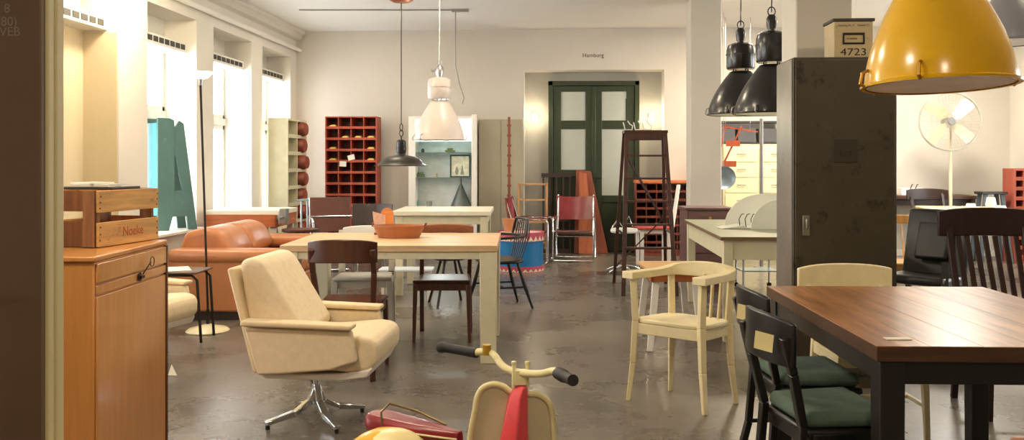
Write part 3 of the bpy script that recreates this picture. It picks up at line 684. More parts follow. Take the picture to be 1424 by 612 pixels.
b.build('nail', NAIL, t)
text('stamp_lettering', 'Noeke', .06, mat('faded_red_stamp', '#b4512a', .8), t, (.0066, CL*.55, .055), (PI/2, 0, PI/2), .0001, .9)
tx = MB(); tx.bx(-.13, .13, -.1, .1, 0, .012); xx, yy = at(133, 4.12)
tr = root('paper_tray', 'thin dark tray of white papers laid across the back of the crate', 'tray', at(140, 3.86), azc, Hc+.242)
tx.build('tray', mat('dark_tray', '#3a3632', .5), tr, bevel=.003)
b = MB(); b.box((-.02, 0, .017), (.17, .14, .01), (0, 0, .2)); b.box((-.04, 0, .026), (.13, .12, .008), (0, 0, -.2)); b.build('paper', PAPER, tr)

# dark steel locker and pillar
LK = mat('old_steel_locker', '#4a4335', .42, .3, var=.2, scale=2.2, wear='#221d15', wearamt=.75, wearpos=.55)
LKS = mat('bare_locker_side', '#a29c90', .32, .75, var=.15, scale=3, wear='#5a5348', wearamt=.5)
ky = 5.3; kx0 = rx(1103, ky+.01); kx1 = rx(1247, ky+.01)
t = root('steel_locker', 'tall dark scuffed steel locker standing in front of the white pillar', 'locker', ((kx0+kx1)/2, ky+.2))
hw = (kx1-kx0)/2; HL = 2.0
b = MB(); b.bx(-hw+.002, hw, -.19, .2, .0, HL-.004); b.bx(-hw-.001, -hw+.003, -.17, .2, 0.01, HL-.01); b.build('body', LK, t, bevel=.008)
b = MB(); b.bx(-hw-.0035, -hw-.001, -.165, .195, .02, HL-.012); b.build('side_panel', LKS, t)
b = MB(); b.bx(-hw+.012, hw-.012, -.2, -.188, .08, HL-.02); dr = b.build('door', LK, t, bevel=.003)
b = MB(); b.bx(-.07, .07, -.2045, -.2, 1.36, 1.5); b.build('number_plate', mat('plate_dark', '#3b3629', .5, .3, wear='#1a1610', wearamt=.8, scale=8), dr, bevel=.002)
text('lettering', '607', .05, mat('worn_letter', '#1f1b14', .7), dr, (0.0, -.205, 1.41), (PI/2, 0, 0), .0002)
b = MB(); b.bx(-hw+.05, -hw+.09, -.222, -.2, .92, 1.04); b.tube([(-hw+.07, -.235, .96), (-hw+.07, -.235, 1.02)], .008); b.build('handle', mat('worn_handle', '#8a8678', .35, .7), dr, bevel=.002)
# number box on top
t = root('number_box', 'cream painted box with dark lid and stencilled number 4723 on top of the steel locker', 'box', (rx(1187, 5.4), 5.5), 0, HL+.001)
NB = mat('box_cream', '#b9a57c', .55, var=.1, scale=8, wear='#7a6440', wearamt=.5)
INK = mat('stencil_ink', '#1c150e', .7)
b = MB(); b.bx(-.117, .117, -.1, .1, 0, .225); b.build('body', NB, t, bevel=.004)
b = MB(); b.bx(-.124, .127, -.106, .106, .225, .243); b.build('lid', mat('box_lid', '#2c2620', .5), t, bevel=.002)
b = MB()
for a in ((-.066, .066, .142, .155), (-.066, .066, .085, .095), (-.066, -.056, .095, .142), (.056, .066, .095, .142)): b.bx(a[0], a[1], -.108, -.1, a[2], a[3])
b.build('window_frame', INK, t, bevel=.003)
text('lettering', '4723', .062, INK, t, (0.0, -.1012, .035), (PI/2, 0, 0), .0004, 1.3)
text('lettering', 'Gattung Nr. 5    Gestell 23', .017, INK, t, (0, -.1012, .200), (PI/2, 0, 0), .0003)
text('lettering', 'WAREN', .018, INK, t, (-.01, -.1012, .118), (PI/2, 0, 0), .0003)

def pigeonhole(name, label, xy, rz, W, D, H, cols, rows, m, z0=.06, th=.016, back=None, group=None):
    """faces -Y ; origin front-left corner"""
    t = root(name, label, 'shelf', xy, rz, 0, group)
    for x in (0, W-th):
        b = MB(); b.bx(x, x+th, 0, D, 0, H); b.build('side_panel', m, t, bevel=.002)
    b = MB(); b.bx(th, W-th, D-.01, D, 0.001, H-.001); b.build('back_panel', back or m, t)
    for r in range(rows+1):
        z = z0+(H-th-z0)*r/rows; b = MB(); b.bx(th, W-th, .001, D-.01, z, z+th); b.build('shelf', m, t)
        if r < rows:
            b = MB(); b.bx(th, W-th, -.003, .006, z+th, z+th+.018); b.build('label_strip', m, t)
    for c in range(1, cols):
        x = th+(W-th)*c/cols-th; b = MB(); b.bx(x+.003, x+th-.003, .004, D-.012, z0, H-th); b.build('divider', m, t)
    b = MB(); b.bx(th, W-th, .01, .03, 0, z0); b.build('plinth', m, t)
    return t
RED = wood('orange_red_paint', '#a8482e', .5, axis=2, var=.12)
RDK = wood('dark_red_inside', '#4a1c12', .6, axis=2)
px0, py0 = at(452, 12.55)
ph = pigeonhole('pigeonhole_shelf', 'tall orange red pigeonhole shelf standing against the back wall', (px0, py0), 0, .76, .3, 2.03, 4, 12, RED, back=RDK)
ordn = ['top', 'second', 'third', 'fourth', 'fifth']; cn = ['first', 'second', 'third', 'fourth']
YEL = mat('yellow_paper', '#e0c060', .7)
rh = (2.03-.016-.06)/12; cwid = (.76-.016)/4
first = None
for r_, c_ in ((0, 0), (1, 1), (1, 2), (1, 3), (2, 0), (2, 3), (3, 0), (3, 3)):
    x = px0+.016+cwid*c_+.05; z = .06+rh*(11-r_)+.0165
    lab = 'yellow paper bundle in the %s row, %s column of the orange red pigeonholes' % (ordn[r_], cn[c_])
    if first is None:
        b = MB(); b.box((.04, .02, .018), (.09, .09, .03), (0, 0, .1)); b.box((.05, .03, .037), (.06, .08, .01), (0, 0, -.2)); first = b.build('paper_bundle', YEL, loc=(x, py0+.03, z)); tag(first, lab, 'paper bundle', 'yellow paper bundles in the pigeonholes')
    else:
        c = first.copy(); COL.objects.link(c); c.location = (x, py0+.03, z); c['label'] = lab
for i, (px, py, a, lab) in enumerate(((484, 219, -.25, 'white card tilted on the front of the orange red pigeonholes, upper one'), (476, 228, .05, 'white card hanging on the orange red pigeonholes, lower left one'))):
    x, _ = at(px, 12.5); b = MB(); b.box((0, 0, 0), (.1, .003, .075), (0, a, 0)); tag(b.build('price_card', mat('white_card', '#f2efe6', .6), loc=(x+(.04 if i == 0 else -.0), py0-.0045, zz(py, 12.5))), lab, 'card', 'cards on the pigeonholes')

# cubby unit at the left
CUBC = mat('cubby_cream', '#c9c3a2', .5, var=.08)
cx_, cy_ = -3.68, 12.25
cu = pigeonhole('cubby_unit', 'tall cream cubby unit with brown leather rolls, standing by the left windows', (-3.66, 11.4), PI/2, .86, .27, 1.96, 2, 8, CUBC, z0=.06, th=.03)
BRR = mat('rust_leather', '#7c3b28', .5, var=.35, scale=8, bump=.3)
rh2 = (1.96-.03-.06)/8
for k in range(8):
    z = .06+rh2*k+.031; y = 11.4+.03+.415+.2
    lab = 'brown leather roll in the cream cubby unit, %s from the floor' % ['lowest', 'second', 'third', 'fourth', 'fifth', 'sixth', 'seventh', 'topmost eighth'][k]
    if k == 0:
        b = MB(); b.lathe([(0, -.15), (.07, -.15), (.098, -.1), (.102, .1), (.085, .14), (.05, .15), (0, .145)], n=20, sy=1.45, M=Matrix.Rotation(PI/2, 4, 'Y')); rl = b.build('leather_roll', BRR, loc=(-3.74, y-.01, z+.102)); tag(rl, lab, 'leather roll', 'brown leather rolls in the cubby unit')
    else:
        c = rl.copy(); COL.objects.link(c); c.location = (-3.74+.015*(k % 3-1), y-.01, z+.102); c['label'] = lab

# glass display cabinet
x0, y0 = at(568, 12.5); x1, _ = at(661, 12.5); W_ = x1-x0
t = root('display_cabinet', 'white display cabinet with glass shelves and lit interior on the back wall', 'cabinet', (x0, y0), 0)
b = MB(); b.bx(0, .1, 0, .37, 0, 2.03); b.build('side_panel', PWHITE, t, bevel=.003)
b = MB(); b.bx(W_-.04, W_, 0, .37, 0, 2.03); b.build('side_panel', PWHITE, t, bevel=.003)
b = MB(); b.bx(.1, W_-.04, .35, .37, 0, 2.03); b.build('back_panel', mat('pale_blue_lining', '#e6eeee', .5), t)
b = MB(); b.bx(.1, W_-.04, 0, .35, 1.99, 2.03); b.bx(.1, W_-.04, 0, .35, .5, .56); b.build('shelf', PWHITE, t)
SHG = mat('glass_shelf', '#c4e0da', .1, var=.02, trans=.8)
for z in (zz(247, 12.6), zz(212, 12.6), zz(197, 12.6)):
    b = MB(); b.bx(.101, W_-.041, .02, .345, z-.006, z+.002); b.build('glass_shelf', SHG, t)
b = MB(); b.bx(W_-.045, W_+.03, -.05, -.001, .02, 2.05); b.build('door', PWHITE, t, bevel=.006)
b = MB(); b.bx(.12, W_-.06, .3, .33, 1.96, 1.985); b.build('lamp_tube', mat('tube_light', '#f4ffff', .3, emis=14, emcol='#f0ffff'), t)
zs_ = zz(247, 12.6)+.003
def small(name, lab, cat, px, z, fn, m, d=12.65):
    x, y = at(px, d); b = MB(); fn(b); o = b.build(name, m, loc=(x, y, z)); return tag(o, lab, cat)
x, y = at(640, 12.62)
fr = root('picture_frame', 'dark framed picture leaning on the middle glass shelf of the display cabinet', 'picture', (x, y), 0, zs_)
b = MB()
for a in ((-.15, .15, 0, .02), (-.15, .15, .31, .33), (-.15, -.13, .02, .31), (.13, .15, .02, .31)): b.bx(a[0], a[1], -.012, .012, a[2], a[3])
b.build('frame', mat('teal_dark_frame', '#2c4a4a', .5), fr)
b = MB(); b.bx(-.13, .13, -.002, .008, .02, .31); b.build('picture', mat('pale_print', '#e6e4c8', .6, var=.3, scale=12), fr)
b = MB(); b.lathe([(0, .03), (.02, .03), (.03, .08), (.012, .16), (0, .17)], c=(-.05, 0, .01), n=12, sy=.15); b.lathe([(0, .03), (.03, .03), (.018, .12), (.01, .21), (0, .22)], c=(.03, 0, .01), n=12, sy=.15); b.build('figure', mat('grey_print', '#8a8f84', .7), fr)
small('metal_funnel', 'grey metal cone funnel standing upside down on the low shelf of the display cabinet', 'funnel', 641, .561, lambda b: b.lathe([(.0, 0), (.15, 0), (.15, .01), (.03, .3), (.012, .33), (.008, .46), (0, .46)]), mat('grey_zinc', '#6d7470', .4, .6), 12.66)
bpy.data.objects['metal_funnel'].location.z = zz(287, 12.66)
b = MB(); x, y = at(600, 12.66); b.bx(.101, W_-.041, .02, .345, zz(287, 12.66)-.022, zz(287, 12.66)-.002); b.build('shelf', PWHITE, t)
zl = zz(287, 12.66)
TEAL = mat('teal_ceramic', '#5aa39a', .3); GRC = mat('grey_ceramic', '#8d9690', .4)
cup = [(0, 0), (.03, 0), (.042, .03), (.045, .08), (.04, .08), (.036, .03), (0, .01)]
small('cup', 'small teal cup on the low shelf of the display cabinet', 'cup', 578, zl, lambda b: b.lathe(cup, n=18), TEAL)
small('cup', 'small grey cup right of the teal cup in the display cabinet', 'cup', 597, zl, lambda b: b.lathe(cup, n=18), GRC)
small('toy_car', 'dark green little box on the middle glass shelf of the display cabinet, far left', 'box', 583, zs_, lambda b: (b.box((0, 0, .025), (.15, .07, .045)), b.box((.02, 0, .06), (.08, .06, .03))), mat('moss_green', '#56664c', .5))
small('figurine', 'tiny beige figurine on the middle glass shelf of the display cabinet', 'figurine', 607, zs_, lambda b: b.lathe([(0, 0), (.02, 0), (.012, .03), (.018, .05), (0, .07)], n=12), mat('beige_fig', '#b9a67c', .5))
small('toy_boat', 'small dark green object with yellow top on the upper glass shelf of the display cabinet', 'toy', 626, zz(212, 12.6)+.003, lambda b: (b.prism([(-.08, .03), (.08, .03), (.06, 0), (-.06, 0)], 1, -.03, .03), b.box((0, 0, .045), (.09, .04, .03))), mat('olive_toy', '#6a7042', .5))
small('figurine', 'small dark knob shaped figure at the left of the upper glass shelf', 'figurine', 588, zz(212, 12.6)+.003, lambda b: b.lathe([(0, 0), (.02, 0), (.03, .02), (.015, .05), (0, .055)], n=12), mat('dark_fig', '#4c5350', .5))

# plain beige upright panel next to it, split down the middle
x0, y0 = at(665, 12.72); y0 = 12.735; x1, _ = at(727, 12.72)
t = root('greige_panel', 'plain greige upright panel between the display cabinet and the door alcove', 'cupboard', (x0, y0), 0)
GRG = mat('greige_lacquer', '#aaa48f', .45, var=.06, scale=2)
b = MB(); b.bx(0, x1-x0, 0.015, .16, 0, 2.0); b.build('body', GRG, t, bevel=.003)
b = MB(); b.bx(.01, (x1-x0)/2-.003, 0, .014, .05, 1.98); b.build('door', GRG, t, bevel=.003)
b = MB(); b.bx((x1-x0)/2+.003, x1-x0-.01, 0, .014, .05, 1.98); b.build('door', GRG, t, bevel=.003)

# notched post and small wooden frame shelf
x, y = at(708, 12.5)
t = root('notched_post', 'slim reddish notched wooden post on a round foot left of the green door', 'post', (x, y), 0)
b = MB(); b.lathe([(0, 0), (.09, 0), (.09, .02), (0, .03)], n=20); b.build('base', MAH, t)
b = MB(); b.bx(-.018, .018, -.018, .018, .02, 2.02)
for k in range(13): b.bx(-.03, .03, -.022, .022, .14+k*.145, .17+k*.145)
b.build('post', wood('red_brown_post', '#7a4430', .5, axis=2), t)
LW = wood('light_frame_wood', '#b48a60', .5, axis=2)
x, y = at(741, 12.48)
t = root('frame_shelf', 'open light wooden frame shelf left of the green door', 'shelf', (x, y), 0)
b = MB()
for sx in (-.2, .2):
    for sy in (-.1, .1): b.bx(sx-.014, sx+.014, sy-.014, sy+.014, 0, 1.06)
for z in (1.045,): b.bx(-.2, .2, -.114, .114, z-.012, z+.012)
b.build('frame', LW, t, bevel=.002)
for z in (.82, .5, .2):
    b = MB(); b.bx(-.186, .186, -.1, .1, z-.01, z+.01); b.build('shelf', LW, t)
# blue drum
x, y = at(724, 10.92)
t = root('drum', 'blue drum with red and white zigzag hoops on the floor past the pine table', 'drum', (x, y), 0)
DB = mat('blue_drum_paint', '#1d6fa8', .35, var=.12, scale=4); DR = mat('pink_red_hoop', '#b5485a', .5)
r_ = .285
b = MB(); b.lathe([(0, .03), (r_, .03), (r_, .47), (0, .47)], n=48); b.build('shell', DB, t)
for z0, z1 in ((.0, .07), (.38, .49)):
    b = MB(); b.lathe([(r_+.002, z0), (r_+.014, z0), (r_+.014, z1), (r_+.002, z1), (r_+.002, z0)], n=48); hoop = b.build('hoop', DR, t)
    b = MB(); n = 26
    for k in range(n):
        a0, a1, a2 = [2*PI*(k+f_)/n for f_ in (0, .5, 1)]; rr = r_+.0155
        for (aa, zb) in ((a0, z0+.005), ):
            v = [b.bm.verts.new((rr*math.cos(a_), rr*math.sin(a_), z_)) for a_, z_ in ((a0, z0+.004), (a1, z0+(z1-z0)*.6), (a2, z0+.004))]; b.bm.faces.new(v)
    b.build('zigzag', mat('cream_zigzag', '#e5d6c0', .6), hoop)
b = MB(); b.lathe([(0, .472), (r_-.01, .472), (r_-.01, .48), (0, .48)], n=48); b.build('drumhead', mat('drum_skin', '#cfa9a0', .6), t)
# terracotta pot on drum
x, y = at(708, 11.0)
t2 = MB(); t2.lathe([(0, 0), (.055, 0), (.085, .13), (.09, .16), (.08, .16), (.075, .13), (0, .03)], n=24)
tag(t2.build('clay_pot', mat('terracotta', '#c08258', .7), loc=(x, y, .4815)), 'light terracotta pot standing on the blue drum', 'pot')

# boards and frames leaning at the door
BRD = wood('rust_board', '#7a3a20', .5, axis=2); x, y = at(820, 13.0)
b = MB(); b.prism([(-.24, 0), (.27, 0), (.02, 1.24), (-.2, 1.26)], 1, -.012, .012); o = b.build('leaning_board', BRD, loc=(x, y-.14, .003), rot=(R(-9), 0, 0), bevel=.003); tag(o, 'tapered reddish board leaning against the green door', 'board')
b = MB(); b.prism([(-.14, 0), (.1, 0), (-.02, 1.2), (-.13, 1.22)], 1, -.012, .012); o = b.build('leaning_board', wood('orange_board', '#9a5230', .5, axis=2), loc=(x-.03, y-.22, .003), rot=(R(-7), 0, 0), bevel=.003); tag(o, 'narrower orange brown board leaning in front of the tapered reddish board', 'board')
x, y = at(774, 13.05)
t = root('chair_frame_stack', 'dark wooden slatted frame leaning against the left leaf of the green door', 'frame', (x, y-.1), 0)
for k in range(5):
    b = MB(); b.bx(-.2+k*.1-.012, -.2+k*.1+.012, -.012, .012, .0, 1.2); b.build('slat', DKB, t, rot=(R(-5), 0, 0))
for z in (.03, .5, 1.17):
    b = MB(); b.bx(-.23, .23, -.02, .02, z-.03, z+.03); b.build('rail', DKB, t, rot=(R(-5), 0, 0))

# stepladder
LAD = wood('ladder_brown', '#3e2218', .5, axis=2)
t = root('stepladder', 'tall old dark brown wooden stepladder with top platform, right of the green door', 'ladder', at(897, 9.2), wrot(-2))
Ht = 1.70; 
b = MB(); b.bx(-.23, .23, -.1, .16, Ht-.03, Ht); b.build('platform', LAD, t, bevel=.003)
b = MB(); b.bx(-.22, .22, -.1, -.08, Ht-.1, Ht-.03); b.bx(-.22, .22, .14, .16, Ht-.1, Ht-.03); b.build('platform_rail', LAD, t)
for s in (-1, 1):
    b = MB(); b.bar((s*.2, -.08, Ht-.03), (s*.27, -.42, 0), .045, .024, up=(0, 1, 0)); b.build('stile', LAD, t, bevel=.003)
    b = MB(); b.bar((s*.21, .14, Ht-.03), (s*.29, .5, 0), .035, .02, up=(0, 1, 0)); b.build('rear_leg', LAD, t, bevel=.003)
for k in range(6):
    f_ = (k+1)/7; z = (Ht-.03)*(1-f_); yy = -.08-.34*f_; hw_ = .2+.07*f_
    b = MB(); b.bx(-hw_, hw_, yy-.02, yy+.05, z-.01, z+.01); b.build('step', LAD, t)
b = MB(); b.bar((-.215, .2, 1.5), (.25, .36, .7), .035, .015); b.bar((.25, .36, .75), (-.27, .44, .2), .035, .015); b.build('brace', LAD, t)
b = MB(); b.bar((-.25, -.3, .62), (-.27, .38, .62), .012, .02); b.bar((.25, -.3, .62), (.27, .38, .62), .012, .02); b.build('spreader', BLACK, t)
x, y = at(873, 9.0)
b = MB(); b.tube([(0, 0, 0), (0, 0, .34)], .008, 8); b.lathe([(0, 0), (.025, 0), (.025, .01), (0, .012)], n=12); tag(b.build('thin_rod', BLACK, loc=(x, y+.2, Ht+.001)), 'thin dark rod upright on the stepladder platform', 'rod')
x, y = at(886, 9.15)
for k, (dx, a, lab) in enumerate(((-.09, .3, 'white enamel hook lying at the left of the stepladder platform'), (.02, -.4, 'white enamel hook lying in the middle of the stepladder platform'), (.11, .2, 'white enamel hook lying towards the right of the stepladder platform'))):
    b = MB(); b.tube([(-.04, 0, .006), (.04, 0, .006), (.045, 0, .05), (.015, 0, .065), (-.01, 0, .1)], .006, 8); b.tube([(-.04, 0, .006), (-.06, 0, .085)], .006, 8)
    tag(b.build('enamel_hook', PWHITE, loc=(x+dx, y, Ht+.001), rot=(0, 0, a)), lab, 'hook', 'white hooks on the stepladder')

# brown pigeonhole near the pillar, small red table, chrome chair, leaning plank
x, y = at(884, 12.55)
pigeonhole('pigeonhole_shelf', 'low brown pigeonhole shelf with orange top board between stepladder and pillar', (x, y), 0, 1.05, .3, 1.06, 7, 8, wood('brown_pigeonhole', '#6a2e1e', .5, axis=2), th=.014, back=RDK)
b = MB(); b.bx(-.01, 1.06, -.01, .3, 1.0615, 1.10); o = b.build('top_board', wood('orange_top_board', '#b8663a', .5), None, loc=(x, y, 0)); tag(o, 'orange brown board on top of the low brown pigeonhole shelf', 'board')
table('low_table', 'small red topped table with white legs behind the stepladder', at(888, 11.05), .45, .5, TH, .52, mat('red_top', '#9c3a34', .4), PWHITE, tt=.025, legw=.045, apron=.05)
t = root('chrome_stool', 'chrome tube stool with white pad beside the stepladder foot', 'stool', at(868, 10.6), 0)
b = MB(); b.lathe([(0, .5), (.16, .5), (.17, .52), (.16, .55), (0, .55)], n=24); b.build('seat', PWHITE, t)
b = MB(); b.tube([(0, 0, .05), (0, 0, .5)], .015); b.build('column', CHROME, t)
for k in range(5):
    a = k*2*PI/5; b = MB(); b.tube([(0, 0, .1), (.12*math.cos(a), .12*math.sin(a), .08), (.24*math.cos(a), .24*math.sin(a), .03)], .013); b.build('base_leg', CHROME, t)
b = MB(); b.tube([(-.15, -.02, .56), (-.08, 0, .66), (-.02, 0, .57), (.06, 0, .70), (.1, 0, .58)], .009); b.build('wire_rest', CHROME, t)
x, y = at(942, 11.85)
b = MB(); b.bar((-.12, -.1, .012), (.06, .1, 1.05), .05, .02); o = b.build('white_plank', PWHITE, loc=(x-.03, y, 0)); tag(o, 'narrow white plank leaning beside the far pillar', 'plank')
# small drawer box at far pillar
t = root('drawer_cabinet', 'small dark purple brown drawer cabinet behind the olive topped desk', 'cabinet', at(981, 9.35), wrot(0))
PB = wood('purple_brown', '#6a4c48', .45, axis=0)
b = MB(); b.bx(-.24, .24, -.2, .2, 0.0, .855); b.build('body', PB, t, bevel=.004)
b = MB(); b.bx(-.26, .26, -.22, .22, .855, .88); b.build('top', PB, t, bevel=.004)
for z0, z1 in ((.70, .84), (.4, .68), (.06, .38)):
    b = MB(); b.bx(-.22, .22, -.212, -.2, z0, z1); q = b.build('drawer', PB, t, bevel=.003)
    b = MB(); b.lathe([(0, 0), (.012, 0), (.016, .015), (0, .02)], n=12, c=(0, -.212, (z0+z1)/2), M=Matrix.Rotation(PI/2, 4, 'X')); b.build('knob', BRASS, q)

# white curved card rack on the desk
t = root('enamel_rack', 'white curved metal rack with small dark wire hooks on the olive topped desk', 'rack', at(1048, 7.35), wrot(0), .801)
def fin(mb, x0, x1, y0, sc=1.):
    P = [(x0, 0)]
    for k in range(9):
        a = PI/2*k/8; P.append((x0+(x1-x0)*.62*(1-math.cos(a)), .25*sc*math.sin(a)))
    P += [(x1, .25*sc), (x1, 0)]
    mb.prism(P, 1, y0-.004, y0+.004)
EN = mat('white_enamel', '#e4e4d6', .3, var=.03)
for k, (a, yy, sc, x0) in enumerate(((-8, .18, 1.15, -.2), (4, -.12, 1.0, -.06))):
    b = MB(); fin(b, x0, .34, 0, sc); b.build('fin', EN, t, loc=(0, yy, 0), rot=(0, 0, R(a)), bevel=.002)
b = MB(); b.bx(-.16, .3, -.1, .17, 0, .012); b.prism([(-.3, .002), (-.1, .002), (-.1, .03), (-.22, .015)], 1, -.1, .12); b.build('base', EN, t, bevel=.003)
for k in range(5):
    b = MB(); x = -.13+k*.05; b.tube([(x, -.06, .01), (x-.01, -.06, .08), (x+.01, -.06, .12), (x+.03, -.06, .125)], .004, 6); b.build('hook', BLACK, t)

# far middle: lit cream drawer cabinet, red folding frames, post, round pan
x, y = at(1003, 12.45); y = 12.47
t = root('drawer_chest', 'tall cream cabinet of many small drawers seen between pillar and locker', 'cabinet', (x, y), 0)
CC = mat('yellow_cream', '#e6dcae', .45, var=.04)
b = MB(); b.bx(0, 1.0, 0, .4, 0, 1.62); b.build('body', CC, t, bevel=.004)
for c in range(2):
    for r in range(7):
        b = MB(); b.bx(.03+c*.48, .49+c*.48, -.014, 0, .05+r*.22, .255+r*.22); q = b.build('drawer', CC, t, bevel=.003)
        b = MB(); b.tube([(.2+c*.48, -.014, .16+r*.22), (.21+c*.48, -.035, .16+r*.22), (.31+c*.48, -.035, .16+r*.22), (.32+c*.48, -.014, .16+r*.22)], .006, 6); b.build('handle', STEEL, q)
x, y = at(1000, 12.2)
t = root('shelf_rack', 'dark metal shelf rack with boxes above the cream drawer cabinet', 'rack', (x, y+.02), 0, 1.63)
DRK = mat('dark_grey_metal', '#3a3a3e', .5, .3)
b = MB(); b.bx(0, .95, .3, .5, 0, .02); b.build('shelf', DRK, t)
b = MB(); b.bx(0, .95, .3, .5, .3, .33); b.build('shelf', DRK, t)
b = MB(); b.bx(0, .02, .3, .5, .02, .3); b.bx(.93, .95, .3, .5, .02, .3); b.build('side_panel', DRK, t)
for k, lab in enumerate(('leftmost', 'middle', 'rightmost')):
    b = MB(); b.bx(0, .26, 0, .15, 0, .2); o = b.build('storage_box', mat('dark_storage', '#4c4c50', .5), loc=(x+.03+k*.3, y+.34, 1.651), bevel=.004); tag(o, '%s dark storage box on the rack above the cream drawer cabinet' % lab, 'box', 'dark storage boxes')
x, y = at(1024, 11.8)
RF = wood('rust_red_wood', '#8e3e20', .5, axis=2)
t = root('folding_frame', 'rust red wooden folding frame hanging above the pale pan', 'frame', (x, y), 0)
for a, c in (((-.28, 0, 1.28), (-.14, 0, 1.88)), ((-.15, 0.03, 1.38), (.08, 0.03, 1.86)), ((-.2, .06, 1.86), (.3, .06, 1.78))):
    b = MB(); b.bar(a, c, .035, .02); b.build('bar', RF, t)
b = MB(); b.bx(-.18, .0, .0, .02, 1.3, 1.38); b.build('board', RF, t)
b = MB(); b.bx(-.14, .05, .0, .02, 1.58, 1.66); b.build('board', RF, t)
b = MB(); b.tube([(-.14, .03, 1.87), (-.14, .03, ZC)], .004, 6); b.tube([(.2, .06, 1.8), (.2, .06, ZC)], .004, 6); b.build('wire', STEEL, t)
x, y = at(1059, 11.2)
b = MB(); b.tube([(0, 0, 0), (0, 0, 1.93)], .024, 16); b.lathe([(0, 0), (.1, 0), (.1, .01), (0, .012)], n=20); tag(b.build('steel_post', mat('grey_post', '#8e8c88', .4, .5), loc=(x, y, 0)), 'thin grey steel post standing before the cream drawer cabinet, beside the steel locker', 'post')
x, y = at(1006, 11.45)
t = root('hanging_pan', 'round pale blue grey metal pan hanging below the rust red frame', 'pan', (x, y), 0, zz(247, 11.45))
b = MB(); b.lathe([(0, 0), (.08, .004), (.12, .018), (.15, .045), (.154, .045), (.124, .014), (.08, -.002), (0, -.006)], n=32, M=Matrix.Rotation(PI/2, 4, 'X')); b.build('bowl', mat('blue_zinc', '#8f9fab', .35, .6), t)
b = MB(); b.tube([(0, -.02, .15), (0, 0, .35), (0, 0, ZC-zz(247, 11.45))], .004, 6); b.build('wire', STEEL, t)
# things under the desk: chrome trolley
t = root('chrome_trolley', 'chrome tube trolley seen beneath the olive topped desk', 'trolley', at(1052, 9.3), wrot(0))
for sx in (-1, 1):
    for sy in (-1, 1):
        b = MB(); b.tube([(sx*.18, sy*.15, .05), (sx*.18, sy*.15, .66)], .012); b.build('leg', CHROME, t)
        b = MB(); b.lathe([(0, -.01), (.025, -.01), (.025, .01), (0, .01)], c=(sx*.18, sy*.15, .025), n=14, M=Matrix.Rotation(PI/2, 4, 'X')); b.build('caster', BLACK, t)
for z in (.2, .63):
    b = MB(); b.bx(-.19, .19, -.16, .16, z, z+.012); b.build('shelf', mat('blue_steel', '#8496a0', .3, .6), t)

# ================================================================ LEFT TEAL LETTER A
TE = mat('teal_paint', '#44665f', .5, var=.12, scale=4, wear='#7fa19a', wearamt=.4); 
t = root('letter_a', 'large teal painted wooden letter A standing on the window sill behind the crate', 'letter', (-4.13, 8.70), R(50), SILL+.031)
Hh = 1.17
def aface(y0, y1, nm, m):
    b = MB()
    b.prism([(-.03, 0), (.09, 0), (.13, .14), (.15, .41), (.151, Hh-.10), (.145, Hh-.02), (.10, Hh), (-.03, Hh)], 1, y0, y1)
    b.prism([(.30, 0), (.40, 0), (.25, Hh-.05), (.20, Hh-.02), (.15, Hh-.10), (.15, .80), (.24, .41), (.285, .14)], 1, y0+.001, y1-.001)
    b.prism([(.12, .14), (.286, .14), (.241, .41), (.14, .41)], 1, y0+.002, y1-.002)
    b.build(nm, m, t, bevel=.003)
aface(0, .03, 'face', TE); aface(.24, .27, 'rear_face', TE)
b = MB(); b.prism([(-.03, 0), (-.005, 0), (-.005, Hh-.0), (-.03, Hh)], 0, 0, .1) if False else b.bx(-.03, -.006, .031, .239, 0, Hh-.05); b.build('side_board', mat('bright_teal', '#3d858c', .5, var=.1), t)

